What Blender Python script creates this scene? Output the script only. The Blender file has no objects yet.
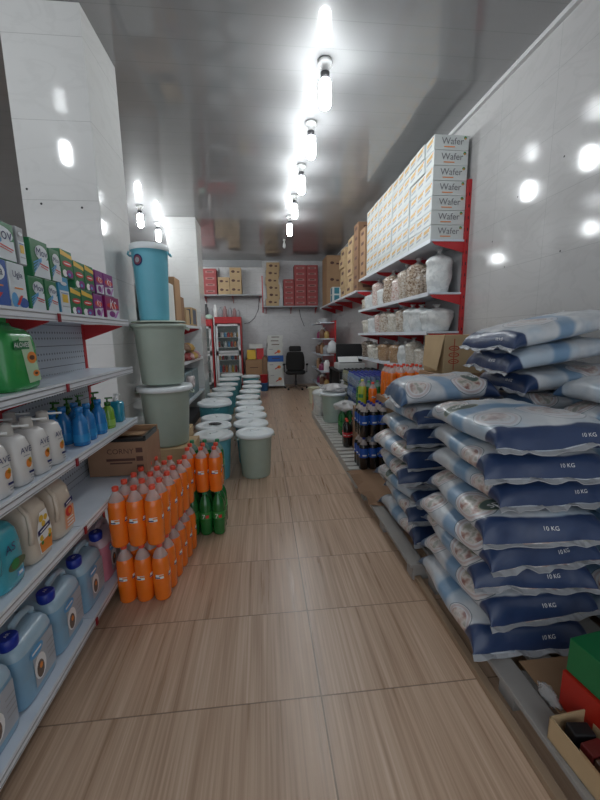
import bpy, bmesh, math, random
from mathutils import Vector, Matrix, noise
random.seed(7)
S = bpy.context.scene
COL = S.collection
PI = math.pi
R = math.radians

# ------------------------------------------------------------------ materials
MATS = {}
def mat(name, col, rough=.5, metal=0, var=.06, scale=12, bump=0, emis=0, trans=0, coat=0, sss=0, spec=.5, alpha=1):
    if name in MATS: return MATS[name]
    m = bpy.data.materials.new(name); m.use_nodes = True
    nt = m.node_tree; N = nt.nodes; L = nt.links
    b = N['Principled BSDF']
    b.inputs['Roughness'].default_value = rough
    b.inputs['Metallic'].default_value = metal
    b.inputs['Specular IOR Level'].default_value = spec
    b.inputs['Coat Weight'].default_value = coat
    b.inputs['Coat Roughness'].default_value = .08
    b.inputs['Transmission Weight'].default_value = trans
    b.inputs['Alpha'].default_value = alpha
    if sss:
        b.inputs['Subsurface Weight'].default_value = sss
        b.inputs['Subsurface Radius'].default_value = (.03, .03, .03)
    tc = N.new('ShaderNodeTexCoord'); nz = N.new('ShaderNodeTexNoise')
    nz.inputs['Scale'].default_value = scale; nz.inputs['Detail'].default_value = 3
    L.new(tc.outputs['Object'], nz.inputs['Vector'])
    mx = N.new('ShaderNodeMix'); mx.data_type = 'RGBA'
    c = list(col) + [1]
    mx.inputs[6].default_value = [max(0, v * (1 - var)) for v in c[:3]] + [1]
    mx.inputs[7].default_value = [min(1, v * (1 + var)) for v in c[:3]] + [1]
    L.new(nz.outputs['Fac'], mx.inputs[0]); L.new(mx.outputs[2], b.inputs['Base Color'])
    if emis:
        b.inputs['Emission Color'].default_value = c; b.inputs['Emission Strength'].default_value = emis
    if bump:
        bp = N.new('ShaderNodeBump'); bp.inputs['Strength'].default_value = bump; bp.inputs['Distance'].default_value = .01
        L.new(nz.outputs['Fac'], bp.inputs['Height']); L.new(bp.outputs['Normal'], b.inputs['Normal'])
    MATS[name] = m
    return m

class G:
    """tiny node-graph helper"""
    def __init__(s, name):
        s.m = bpy.data.materials.new(name); s.m.use_nodes = True
        s.N = s.m.node_tree.nodes; s.L = s.m.node_tree.links; s.b = s.N['Principled BSDF']
        MATS[name] = s.m
    def inp(s, sock, v):
        if isinstance(v, bpy.types.NodeSocket): s.L.new(v, sock)
        elif v is not None: sock.default_value = v
    def math(s, op, a, b=None, c=None):
        n = s.N.new('ShaderNodeMath'); n.operation = op
        for i, v in enumerate((a, b, c)): s.inp(n.inputs[i], v)
        return n.outputs[0]
    def mix(s, f, a, b):
        n = s.N.new('ShaderNodeMix'); n.data_type = 'RGBA'
        s.inp(n.inputs[0], f)
        s.inp(n.inputs[6], a if isinstance(a, bpy.types.NodeSocket) else list(a) + [1])
        s.inp(n.inputs[7], b if isinstance(b, bpy.types.NodeSocket) else list(b) + [1])
        return n.outputs[2]
    def coord(s, kind='Object'):
        return s.N.new('ShaderNodeTexCoord').outputs[kind]
    def sep(s, v):
        n = s.N.new('ShaderNodeSeparateXYZ'); s.L.new(v, n.inputs[0]); return n.outputs
    def mapping(s, v, sc=(1,1,1), loc=(0,0,0)):
        n = s.N.new('ShaderNodeMapping'); s.L.new(v, n.inputs[0])
        n.inputs['Scale'].default_value = sc; n.inputs['Location'].default_value = loc; return n.outputs[0]
    def noise(s, v, scale, detail=4, dist=0):
        n = s.N.new('ShaderNodeTexNoise'); s.L.new(v, n.inputs['Vector'])
        n.inputs['Scale'].default_value = scale; n.inputs['Detail'].default_value = detail
        n.inputs['Distortion'].default_value = dist; return n.outputs['Fac']
    def ramp(s, f, stops):
        n = s.N.new('ShaderNodeValToRGB'); s.L.new(f, n.inputs[0]); e = n.color_ramp.elements
        while len(e) < len(stops): e.new(.5)
        for i, (p, c) in enumerate(stops): e[i].position = p; e[i].color = list(c) + [1]
        return n.outputs[0]
    def smooth(s, x, a, b):
        n = s.N.new('ShaderNodeMapRange'); n.interpolation_type = 'SMOOTHSTEP'; s.inp(n.inputs[0], x)
        n.inputs[1].default_value = a; n.inputs[2].default_value = b; return n.outputs[0]
    def line(s, x, period, off, w):
        """1 on seams at off + k*period, of half width w"""
        t = s.math('ADD', x, -off + period / 2); t = s.math('FLOORED_MODULO', t, period)
        t = s.math('ABSOLUTE', s.math('SUBTRACT', t, period / 2)); return s.math('LESS_THAN', t, w)
    def bump(s, h, st=.2, d=.01):
        n = s.N.new('ShaderNodeBump'); n.inputs['Strength'].default_value = st; n.inputs['Distance'].default_value = d
        s.L.new(h, n.inputs['Height']); s.L.new(n.outputs[0], s.b.inputs['Normal'])
    def done(s, col, rough=.5, spec=.5):
        s.inp(s.b.inputs['Base Color'], col if isinstance(col, bpy.types.NodeSocket) else list(col) + [1])
        s.inp(s.b.inputs['Roughness'], rough); s.b.inputs['Specular IOR Level'].default_value = spec
        return s.m

def floor_mat():
    g = G('wood_look_tile'); co = g.coord(); x, y, z = g.sep(co)
    row = g.math('FLOOR', g.math('DIVIDE', g.math('ADD', y, -1.255), .475)); colm = g.math('FLOOR', g.math('DIVIDE', g.math('ADD', x, -.195), 1.9))
    idn = g.math('ADD', g.math('MULTIPLY', row, 7.31), g.math('MULTIPLY', colm, 3.7))
    cmb = g.N.new('ShaderNodeCombineXYZ'); g.L.new(g.math('MULTIPLY', x, 34), cmb.inputs[0]); g.L.new(g.math('MULTIPLY', y, 1.1), cmb.inputs[1]); g.L.new(idn, cmb.inputs[2])
    n1 = g.noise(cmb.outputs[0], 1, 4, .3)
    cmb2 = g.N.new('ShaderNodeCombineXYZ'); g.L.new(g.math('MULTIPLY', x, 120), cmb2.inputs[0]); g.L.new(g.math('MULTIPLY', y, 1.6), cmb2.inputs[1]); g.L.new(idn, cmb2.inputs[2])
    n2 = g.noise(cmb2.outputs[0], 1, 2, .2)
    f = g.math('ADD', g.math('MULTIPLY', n1, .6), g.math('MULTIPLY', n2, .4))
    c = g.ramp(f, [(.3, (.36, .235, .155)), (.47, (.50, .345, .24)), (.56, (.57, .405, .29)), (.7, (.68, .52, .40))])
    seam = g.math('MAXIMUM', g.line(y, .475, 1.255, .0028), g.line(x, 1.9, .195, .0032))
    c = g.mix(g.math('MULTIPLY', seam, .75), c, (.16, .11, .075))
    g.bump(g.math('SUBTRACT', 1, seam), .3, .002)
    return g.done(c, g.math('ADD', .2, g.math('MULTIPLY', n1, .22)), .5)

def wall_mat(name, axis, period, zper, base=(.70, .69, .68), rough=.1, vein=.10, zoff=.35):
    g = G(name); co = g.coord(); xyz = g.sep(co)
    n = g.noise(g.mapping(co, (1.2, 1.2, 2.6)), 1.6, 6, 1.6)
    nf = g.smooth(g.math('ABSOLUTE', g.math('SUBTRACT', n, .5)), 0, .06)
    a = [max(0, v - vein) for v in base]
    c = g.mix(nf, a, base)
    big = g.noise(co, .9, 2)
    c = g.mix(g.math('MULTIPLY', big, .25), c, [v * .86 for v in base])
    if isinstance(axis, int): s1 = g.line(xyz[axis], period, .2, .0016)
    else: s1 = g.math('MAXIMUM', g.line(xyz[0], period, .2, .0016), g.line(xyz[1], period, .2, .0016))
    seam = g.math('MAXIMUM', s1, g.line(xyz[2], zper, zoff, .0016))
    c = g.mix(g.math('MULTIPLY', seam, .55), c, (.3, .3, .3))
    g.bump(g.math('ADD', g.math('SUBTRACT', 1, seam), g.math('MULTIPLY', g.noise(co, 1.7, 1), 1.6)), .12, .004)
    return g.done(c, rough, .5)

def ceil_mat():
    g = G('pvc_ceiling_panel'); co = g.coord(); x, y, z = g.sep(co)
    seam = g.line(y, .25, .1, .003)
    n = g.noise(g.mapping(co, (.8, 3, 1)), 1.2, 3)
    c = g.mix(n, (.22, .22, .225), (.27, .27, .275)); c = g.mix(g.math('MULTIPLY', seam, .5), c, (.16, .165, .17))
    g.bump(g.math('ADD', g.math('SUBTRACT', 1, seam), g.math('MULTIPLY', g.noise(g.mapping(co, (.6, 4, 1)), 1.5, 1), .7)), .2, .004)
    g.b.inputs['Coat Weight'].default_value = 1; g.b.inputs['Coat IOR'].default_value = 1.75; g.b.inputs['Coat Roughness'].default_value = .06
    return g.done(c, .5, .35)

def perf_mat():
    g = G('perforated_steel'); co = g.coord(); x, y, z = g.sep(co)
    a = g.math('SUBTRACT', g.math('FLOORED_MODULO', y, .025), .0125)
    zz = g.math('FLOORED_MODULO', z, .11); b = g.math('SUBTRACT', zz, .02)
    b2 = g.math('SUBTRACT', zz, .05)
    d = g.math('SQRT', g.math('ADD', g.math('MULTIPLY', a, a), g.math('MULTIPLY', b, b)))
    d2 = g.math('SQRT', g.math('ADD', g.math('MULTIPLY', a, a), g.math('MULTIPLY', b2, b2)))
    hole = g.math('LESS_THAN', g.math('MINIMUM', d, d2), .0055)
    seam = g.line(z, .11, .09, .002)
    c = g.mix(g.math('MAXIMUM', hole, seam), (.50, .54, .60), (.13, .14, .16))
    return g.done(c, .4)

def cardboard(name, col, scale=30):
    g = G(name); co = g.coord()
    n = g.noise(co, 5, 5); n2 = g.noise(g.mapping(co, (1, 1, 40)), 6, 2)
    c = g.mix(n, [v * .84 for v in col], [min(1, v * 1.12) for v in col]); c = g.mix(g.math('MULTIPLY', n2, .25), c, [v * .75 for v in col])
    return g.done(c, .75, .25)

def grain_mat(name, cols, scale=70, rough=.35):
    """grains or nuts seen through a clear bag"""
    g = G(name); co = g.coord()
    v = g.N.new('ShaderNodeTexVoronoi'); v.inputs['Scale'].default_value = scale; g.L.new(co, v.inputs['Vector'])
    bw = g.sep(v.outputs['Color'])[0]
    c = g.ramp(bw, [(.1, cols[0]), (.5, cols[1]), (.9, cols[2])])
    n = g.noise(co, 9, 3); c = g.mix(g.smooth(n, .62, .72), c, (.75, .74, .73))
    g.bump(v.outputs['Distance'], .4, .006)
    g.b.inputs['Coat Weight'].default_value = .7; g.b.inputs['Coat Roughness'].default_value = .15
    return g.done(c, rough, .4)

def film_mat(name, col, rough=.25, alpha=.3):
    g = G(name); co = g.coord()
    n = g.noise(co, 14, 5, 1.2)
    g.bump(n, .6, .01)
    g.b.inputs['Alpha'].default_value = alpha
    return g.done(g.mix(n, [v * .9 for v in col], col), rough, .6)

def rice_mat(name, circles, ovals, seed):
    g = G(name); uv = g.coord('UV'); u, v, _ = g.sep(uv); ob = g.coord('Object')
    nz = g.noise(ob, 9, 5, .6); lo = g.noise(g.mapping(ob, (1,1,1), (seed, 0, 0)), 4.5, 3)
    au = g.math('ABSOLUTE', u); wob = g.math('MULTIPLY', g.math('SUBTRACT', g.noise(ob, 5, 2), .5), .024)
    pale = g.mix(g.smooth(nz, .35, .7), (.50, .525, .555), (.66, .675, .69))
    c = g.mix(g.math('MULTIPLY', g.smooth(lo, .46, .66), .6), pale, (.32, .45, .57))
    # blue waist band
    band = g.math('ABSOLUTE', g.math('SUBTRACT', g.math('ADD', v, g.math('MULTIPLY', au, .25)), .055))
    c = g.mix(g.math('MULTIPLY', g.math('SUBTRACT', 1, g.smooth(g.math('ADD', band, wob), .03, .06)), .8), c, (.12, .26, .43))
    for (cu, cv, r, k) in circles:
        du = g.math('SUBTRACT', u, cu); dv = g.math('SUBTRACT', v, cv)
        d = g.math('ADD', g.math('SQRT', g.math('ADD', g.math('MULTIPLY', du, du), g.math('MULTIPLY', dv, dv))), g.math('MULTIPLY', wob, .4))
        c0 = c
        c = g.mix(g.math('LESS_THAN', d, r), c, (.10, .15, .17))
        c = g.mix(g.math('LESS_THAN', d, r - .004), c, (.66, .64, .65))
        pic = g.ramp(g.noise(ob, 20, 3), [(.36, (.26, .08, .06)), (.46, (.50, .34, .27)), (.56, (.68, .62, .58)), (.66, (.30, .29, .22))])
        c = g.mix(g.math('LESS_THAN', g.math('ADD', d, g.math('MULTIPLY', wob, 1.2)), r * .62), c, pic)
        c = g.mix(g.math('MULTIPLY', g.math('LESS_THAN', g.math('ABSOLUTE', g.math('SUBTRACT', d, r * .8)), .005), .6), c, (.48, .32, .30))
        c = g.mix(k, c0, c)
    for (cu, cv) in ovals:
        du = g.math('DIVIDE', g.math('SUBTRACT', u, cu), .09); dv = g.math('DIVIDE', g.math('SUBTRACT', v, cv), .045)
        d = g.math('ADD', g.math('MULTIPLY', du, du), g.math('MULTIPLY', dv, dv))
        c = g.mix(g.math('LESS_THAN', d, 1), c, (.36, .37, .25)); c = g.mix(g.math('LESS_THAN', d, .86), c, (.07, .115, .10))
    # navy ends
    e = g.math('ADD', g.math('ADD', v, g.math('MULTIPLY', g.math('MULTIPLY', u, u), -.5)), wob)
    f1 = g.math('SUBTRACT', 1, g.smooth(e, -.262, -.252)); c = g.mix(f1, c, g.mix(nz, (.012, .028, .085), (.030, .060, .15)))
    e2 = g.math('ADD', v, g.math('ADD', wob, g.math('MULTIPLY', au, .10))); f2 = g.smooth(e2, .272, .282); c = g.mix(f2, c, (.06, .12, .22))
    g.bump(nz, .4, .012)
    g.b.inputs['Coat Weight'].default_value = .45; g.b.inputs['Coat Roughness'].default_value = .28
    return g.done(c, .40, .45)

FLOOR = floor_mat(); CEIL = ceil_mat(); PERF = perf_mat()
RICES = [rice_mat('printed_rice_sack', ((-.225,.175,.08,.75),(-.215,-.13,.1,.9),(.03,-.02,.12,.8)), ((-.13,-.165),), 0),
         rice_mat('printed_rice_sack_turned', ((-.285,-.165,.07,.8),(.2,.1,.1,.7)), (), 3.1),
         rice_mat('printed_rice_sack_swirl', ((-.20,.18,.085,.6),(-.17,-.15,.09,.55),(.1,-.1,.13,.55)), ((-.2,.09),), 5.3)]
WALL_R = wall_mat('tile_right', 1, .62, .41, (.54, .53, .525), .1, .03); WALL_B = wall_mat('tile_back', 0, .62, .41, (.60, .60, .61), .16, .05)
WALL_C = wall_mat('tile_column', 'xy', 9.7, .4875, (.68, .68, .67), .07, .03, .425)
SHELF = mat('white_enamel_shelf', (.68, .74, .82), .35); RAIL = mat('price_rail', (.72, .75, .79), .3)
RED = mat('red_enamel', (.50, .025, .03), .35); RUBY = mat('red_clip', (.25, .01, .02), .3)
WHITE = mat('white_plastic', (.80, .81, .80), .35); LIDW = mat('white_lid', (.78, .83, .85), .35, var=.08)
GREYG = mat('sage_plastic', (.40, .475, .41), .45); TURQ = mat('turquoise_plastic', (.10, .40, .48), .38)
BLUEB = mat('blue_plastic', (.14, .46, .58), .38); BLACK = mat('black_plastic', (.012, .012, .014), .5)
DARK = mat('dark_grey', (.06, .06, .065), .5); STEEL = mat('steel', (.45, .46, .48), .3, 1)
KRAFT = cardboard('kraft_board', (.42, .26, .15)); KRAFT2 = cardboard('dark_kraft_board', (.30, .18, .11)); TAN = cardboard('tan_board', (.53, .38, .22))
CART_RED = cardboard('red_board', (.40, .10, .10)); CART_WH = cardboard('white_board', (.68, .69, .66)); INK = mat('brown_ink', (.10, .04, .03), .6)
TAPE = mat('black_tape', (.02, .02, .02), .3)
ORANGE = mat('orange_soda', (.95, .20, .012), .12, sss=.25, coat=.6, var=.1); CLEAR = mat('clear_pet', (.92, .80, .76), .08, alpha=.42, coat=.4)
CAPR = mat('red_orange_cap', (.80, .08, .04), .35); CAPB = mat('blue_cap', (.01, .03, .30), .35); CAPG = mat('green_cap', (.02, .25, .10), .35); CAPY = mat('yellow_cap', (.7, .7, .1), .35)
GREENB = mat('green_bottle', (.015, .16, .035), .1, coat=.6); GREENL = mat('green_label', (.03, .26, .05), .3); TEALCL = mat('teal_clear', (.3, .55, .48), .08, alpha=.5)
COLA = mat('cola', (.012, .008, .008), .08, coat=.6); BLUEL = mat('blue_label', (.015, .09, .42), .3); REDL = mat('red_label', (.55, .02, .03), .3)
LOGOW = mat('logo_white', (.85, .85, .85), .4); LOGOB = mat('logo_navy', (.01, .02, .12), .4); LOGOR = mat('logo_red', (.6, .03, .03), .4)
LOGOY = mat('logo_yellow', (.75, .48, .05), .4); LOGOO = mat('logo_orange', (.75, .24, .04), .4); LOGOG = mat('logo_green', (.03, .22, .06), .4)
WOODG = cardboard('grey_pallet_wood', (.34, .32, .30)); WOODB = cardboard('brown_pallet_wood', (.34, .24, .16)); WOODW = cardboard('bleached_pallet_wood', (.52, .50, .47))

# ------------------------------------------------------------------ mesh builder
TXT = {}
def text_geo(s):
    if s not in TXT:
        cu = bpy.data.curves.new('t', 'FONT'); cu.body = s; cu.align_x = 'CENTER'; cu.align_y = 'CENTER'; cu.resolution_u = 3
        o = bpy.data.objects.new('t', cu); COL.objects.link(o); bpy.context.view_layer.update()
        me = o.evaluated_get(bpy.context.evaluated_depsgraph_get()).to_mesh()
        TXT[s] = ([v.co.copy() for v in me.vertices], [tuple(p.vertices) for p in me.polygons])
        bpy.data.objects.remove(o); bpy.data.curves.remove(cu)
    return TXT[s]

class MB:
    def __init__(s): s.bm = bmesh.new(); s.mats = []; s.uv = None
    def mi(s, m):
        if m not in s.mats: s.mats.append(m)
        return s.mats.index(m)
    def face(s, vs, m, smooth=False):
        try: f = s.bm.faces.new(vs)
        except ValueError: return None
        f.material_index = s.mi(m); f.smooth = smooth; return f
    def box(s, x0, x1, y0, y1, z0, z1, m, M=None, bev=0):
        P = [(x0,y0,z0),(x1,y0,z0),(x1,y1,z0),(x0,y1,z0),(x0,y0,z1),(x1,y0,z1),(x1,y1,z1),(x0,y1,z1)]
        vs = [s.bm.verts.new((M @ Vector(p)) if M else p) for p in P]
        fs = [s.face([vs[i] for i in q], m) for q in ((0,3,2,1),(4,5,6,7),(0,1,5,4),(1,2,6,5),(2,3,7,6),(3,0,4,7))]
        if bev:
            es = list({e for f in fs for e in f.edges})
            r = bmesh.ops.bevel(s.bm, geom=es, offset=bev, segments=2, affect='EDGES', profile=.5)
            i = s.mi(m)
            for f in r['faces']: f.material_index = i
        return s
    def quad(s, pts, m): s.face([s.bm.verts.new(p) for p in pts], m); return s
    def loft(s, rings, m, cap0=True, cap1=True, smooth=True, mfun=None):
        """rings: list of lists of points"""
        R_ = [[s.bm.verts.new(p) for p in r] for r in rings]
        for k in range(len(R_) - 1):
            a, b = R_[k], R_[k+1]; n = len(a)
            mm = mfun(k) if mfun else m
            for i in range(n): s.face([a[i], a[(i+1)%n], b[(i+1)%n], b[i]], mm, smooth)
        if cap0: s.face(list(reversed(R_[0])), mfun(0) if mfun else m)
        if cap1: s.face(R_[-1], mfun(len(R_) - 2) if mfun else m)
        return s
    def lathe(s, prof, m, seg=20, c=(0,0,0), mfun=None, cap0=True, cap1=True, smooth=True):
        rings = [[(c[0]+r*math.cos(2*PI*i/seg), c[1]+r*math.sin(2*PI*i/seg), c[2]+z) for i in range(seg)] for r, z in prof]
        return s.loft(rings, m, cap0, cap1, smooth, mfun)
    def tube(s, pts, r, m, seg=8):
        pts = [Vector(p) for p in pts]; rings = []
        for i, p in enumerate(pts):
            d = (pts[min(i+1, len(pts)-1)] - pts[max(i-1, 0)]).normalized()
            a = d.cross(Vector((0,0,1)) if abs(d.z) < .95 else Vector((1,0,0))).normalized(); b = d.cross(a)
            rings.append([p + r*(math.cos(2*PI*k/seg)*a + math.sin(2*PI*k/seg)*b) for k in range(seg)])
        return s.loft(rings, m)
    def text(s, t, size, m, org, ux, uy, fn=None):
        """flat lettering at org spanned by ux, uy; or fn(x, y) -> point"""
        vs, ps = text_geo(t); ux = Vector(ux); uy = Vector(uy); o = Vector(org)
        V = [s.bm.verts.new(fn(v.x*size, v.y*size) if fn else o + ux*(v.x*size) + uy*(v.y*size)) for v in vs]
        for p in ps: s.face([V[i] for i in p], m)
        return s
    def disc(s, c, r, ux, uy, m, n=16, ry=None):
        c = Vector(c); ux = Vector(ux); uy = Vector(uy); ry = ry or r
        s.face([s.bm.verts.new(c + ux*(r*math.cos(2*PI*i/n)) + uy*(ry*math.sin(2*PI*i/n))) for i in range(n)], m); return s
    def rect(s, c, w, h, ux, uy, m):
        c = Vector(c); ux = Vector(ux); uy = Vector(uy)
        return s.quad([c-ux*w/2-uy*h/2, c+ux*w/2-uy*h/2, c+ux*w/2+uy*h/2, c-ux*w/2+uy*h/2], m)
    def build(s, name, parent=None, loc=(0,0,0), rz=0):
        me = bpy.data.meshes.new(name); s.bm.normal_update()
        s.bm.to_mesh(me); s.bm.free()
        for m in s.mats: me.materials.append(m)
        o = bpy.data.objects.new(name, me); COL.objects.link(o); o.location = loc; o.rotation_euler.z = rz
        if parent: o.parent = parent
        return o

def tag(o, label, cat, group=None):
    o['label'] = label; o['category'] = cat
    if group: o['group'] = group
    return o
def thing(name, label, cat, loc=(0,0,0), rz=0, group=None):
    o = bpy.data.objects.new(name, None); o.empty_display_size = .1; COL.objects.link(o)
    o.location = loc; o.rotation_euler.z = rz
    return tag(o, label, cat, group)
def struct(o): o['kind'] = 'structure'; return o
KIDS = {}
def kids(o):
    return [c for c in o.children]
def dup(o, loc, rz=0, label=None, group=None, parent=None, sc=None):
    c = o.copy(); COL.objects.link(c)
    if parent: c.parent = parent
    else:
        c.location = loc; c.rotation_euler = (0, 0, rz)
        if sc: c.scale = sc
        if label: c['label'] = label
        if group: c['group'] = group
    for k in kids(o): dup(k, None, parent=c)
    return c
class Stamp:
    """first use moves the original, later uses copy it"""
    def __init__(s, o): s.o = o; s.used = False
    def __call__(s, loc, rz, label, group=None, sc=None):
        if s.used: return dup(s.o, loc, rz, label, group, sc=sc)
        s.used = True; o = s.o; o.location = loc; o.rotation_euler = (0,0,rz); o['label'] = label
        if sc: o.scale = sc
        if group: o['group'] = group
        return o
ORD = ['zeroth','first','second','third','fourth','fifth','sixth','seventh','eighth','ninth','tenth','eleventh','twelfth','thirteenth','fourteenth','fifteenth','sixteenth']
def nth(i): return ORD[i]

def sup(cx, cy, z, hx, hy, p, n=24):
    """superellipse ring; p = 2 is an ellipse, larger is boxier"""
    out = []
    for i in range(n):
        a = 2*PI*i/n; c, s_ = math.cos(a), math.sin(a)
        out.append((cx + hx*math.copysign(abs(c)**(2/p), c), cy + hy*math.copysign(abs(s_)**(2/p), s_), z))
    return out

# ------------------------------------------------------------------ the room
ZC = 3.54; XR = 2.08; YB = 11.0; XL = -6.0; Y0 = -1.6
m = MB(); m.box(XL, XR, Y0, YB, -.1, 0, FLOOR); struct(m.build('floor'))
m = MB(); m.box(XL, XR, Y0, YB, ZC, ZC+.1, CEIL); struct(m.build('ceiling'))
m = MB(); m.box(XR, XR+.12, Y0, YB+.12, -.1, ZC+.1, WALL_R)
for y, z in ((2.55, 2.62), (3.0, 2.52), (3.3, 2.25), (2.5, 2.0), (2.2, 2.2), (3.1, 2.0)): m.disc((XR-.002, y, z), .007, (0,1,0), (0,0,1), BLACK, 8)
struct(m.build('wall_right'))
m = MB(); m.box(XL, XR, YB, YB+.12, -.1, ZC+.1, WALL_B); struct(m.build('wall_back'))
m = MB(); m.box(XL-.12, XL, Y0, YB+.12, -.1, ZC+.1, WALL_B); struct(m.build('wall_left'))
m = MB(); m.box(-1.58, -1.085, 2.85, 3.43, 0, ZC, WALL_C, bev=.004)
for x, z in ((-1.46, 2.35), (-1.2, 2.33), (-1.54, 2.44)): m.disc((x, 2.848, z), .008, (1,0,0), (0,0,1), BLACK, 8)
struct(m.build('wall_column'))
m = MB(); m.box(-1.64, -1.12, 7.15, 7.75, 0, ZC, WALL_C, bev=.004); struct(m.build('wall_column_far'))
m = MB(); m.box(XL, .06, YB-.06, YB, 3.36, ZC, mat('grey_cornice', (.30, .31, .32), .4)); struct(m.build('trim_back'))
m = MB(); m.box(XR-.035, XR, Y0, YB-.06, ZC-.035, ZC, mat('white_trim', (.62, .62, .62), .4)); struct(m.build('trim_right'))

# ------------------------------------------------------------------ lamps
BULB = mat('lit_bulb', (.93, .98, 1.0), .4, emis=58, var=0)
def make_lamp():
    t = thing('ceiling_lamp', 'x', 'lamp')
    m = MB(); m.lathe([(.055,-.005),(.055,-.03),(.03,-.04),(.028,-.085)][::-1], WHITE, 20); m.build('lamp_holder', t)
    m = MB(); m.lathe([(.034,-.135),(.036,-.085)], DARK, 20); m.build('collar', t)
    m = MB()
    m.lathe([(.004,-.335),(.03,-.332),(.045,-.31),(.046,-.16),(.036,-.135)], BULB, 20); m.build('bulb', t)
    return t
lamp = Stamp(make_lamp())
for i, y in enumerate((3.22, 4.06, 5.0, 6.0, 7.0)):
    w = ['nearest and largest in view', 'second from the front', 'third from the front', 'fourth from the front', 'fifth and farthest bright one'][i]
    lamp((.55, y, ZC), 0, 'lit white ceiling bulb over the aisle, %s' % w, 'bulbs over the aisle')
for i, (x, y) in enumerate(((-1.9, 6.6), (-1.86, 7.5), (-1.86, 8.4), (-1.86, 9.3))):
    lamp((x, y, ZC), 0, 'lit bulb left of the far column, %s in the row running to the back wall' % nth(i+1), 'bulbs left of the columns')
lamp((-1.93, 1.35, ZC), 0, 'lit bulb above the left of the near column, mirrored in its tiles', 'bulbs left of the columns')
m = MB(); m.lathe([(.03,-.002),(.03,-.03),(.012,-.05),(.03,-.11),(.036,-.16),(.02,-.19),(.004,-.195)][::-1], WHITE, 14)
pb = tag(m.build('unlit_bulb', None, (.55, 8.6, ZC)), 'small unlit bulb hanging beyond the last bright aisle lamp', 'lamp')

# ------------------------------------------------------------------ near left shelf unit
SX0, SX1 = -1.11, -.84        # back, front
SY = (.25, 1.65, 2.47)
SZ = (.13, .605, .93, 1.262, 1.555)
su = thing('shelf_unit', 'white steel shop shelf with red brackets holding detergents and soap at left', 'shelf', (0,0,0))
m = MB(); m.box(SX0-.02, SX0, SY[0], SY[2], .02, 1.56, PERF); m.build('back_panel', su)
for z in SZ:
    for a, b in ((SY[0], SY[1]), (SY[1], SY[2])):
        m = MB(); m.box(SX0+.002, SX1-.003, a+.002, b-.002, z-.022, z, SHELF, bev=.003)
        sh = m.build('shelf_board', su)
        m = MB(); m.box(SX1-.003, SX1+.004, a+.001, b-.001, z-.036, z+.004, RAIL)
        m.box(SX1+.004, SX1+.006, a+.001, b-.001, z-.010, z-.006, STEEL); m.box(SX1+.004, SX1+.006, a+.001, b-.001, z-.030, z-.027, STEEL)
        m.build('price_rail', sh)
    m = MB(); m.box(SX1+.006, SX1+.012, SY[1]-.008, SY[1]+.008, z-.038, z-.004, RUBY); m.build('rail_clip', su)
    if z > .2:
        for y in (SY[1]-.006, SY[2]-.012):
            m = MB(); d = .012
            P = [(SX0, z-.024), (SX1-.02, z-.024), (SX1-.04, z-.04), (SX0, z-.12)]
            m.loft([[(x, y, zz) for x, zz in P], [(x, y+d, zz) for x, zz in P]], RED, smooth=False); m.build('bracket', su)
for y in (SY[1]-.02, SY[2]-.03):
    m = MB(); m.box(SX0-.03, SX0+.004, y, y+.03, 0, 1.57, RED); m.build('upright', su)
m = MB(); m.box(SX0, SX1-.06, SY[0], SY[2], 0, .1, DARK); m.build('plinth', su)

# detergent boxes: front faces look towards the aisle (+x)
def carton_box(name, w, h, d, base, deco, cat, lab, loc, group=None):
    """w along y, h up, d along -x; origin at the front bottom middle"""
    m = MB(); m.box(-d, 0, -w/2, w/2, 0, h, base, bev=.002)
    deco(m, w, h)
    return tag(m.build(name, None, loc), lab, cat, group)
Y1, Z1 = (0,1,0), (0,0,1)
DGREEN = mat('box_green', (.015, .17, .06), .35); DWHITE = mat('box_white', (.66, .72, .76), .35); DBLUE = mat('box_blue', (.03, .10, .38), .35)
DTEAL = mat('box_teal', (.04, .28, .50), .35); DPURP = mat('box_purple', (.22, .02, .22), .35); DMAG = mat('box_magenta', (.28, .015, .13), .35); SKYB = mat('box_sky', (.10, .35, .65), .35); GREYB = mat('box_grey', (.33, .34, .36), .4)
E_ = .0012
def d_mov(m, w, h, word='Mov'):
    m.quad([(E_, -w/2*.96, .02*h), (E_, w/2*.96, .02*h), (E_, w/2*.9, .55*h), (E_, -w/2*.3, .45*h)], DWHITE)
    m.disc((E_*1.3, .08*w, .68*h), .36*w, Y1, Z1, DWHITE, 20, .2*h)
    for k in range(4): m.quad([(E_*1.6, -w*.45, h*(.1+.08*k)), (E_*1.6, -w*.45, h*(.14+.08*k)), (E_*1.6, w*(.05), h*(.50+.02*k)), (E_*1.6, w*.05, h*(.47+.02*k))], SKYB)
    m.text(word, w*.36, LOGOB, (E_*2.2, .08*w, .68*h), Y1, Z1)
    m.rect((E_*2, .15*w, .36*h), .5*w, .035*h, (0,1,-.15), Z1, LOGOR); m.rect((E_*2, .15*w, .29*h), .4*w, .025*h, (0,1,-.15), Z1, LOGOR)
def d_ugla(m, w, h):
    m.disc((E_, 0, .74*h), .40*w, Y1, Z1, DWHITE, 20, .2*h); m.text('Ugla', w*.34, LOGOB, (E_*2, 0, .75*h), Y1, Z1)
    m.disc((E_, -.3*w, .18*h), .2*w, Y1, Z1, SKYB, 14, .17*h); m.disc((E_*1.2, .2*w, .14*h), .3*w, Y1, Z1, DBLUE, 14, .12*h)
    m.quad([(E_*2, -.25*w, .08*h), (E_*2, -.1*w, .08*h), (E_*2, .2*w, .3*h), (E_*2, .05*w, .3*h)], LOGOR); m.rect((E_*2, 0, .45*h), .5*w, .03*h, Y1, Z1, LOGOO)
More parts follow.
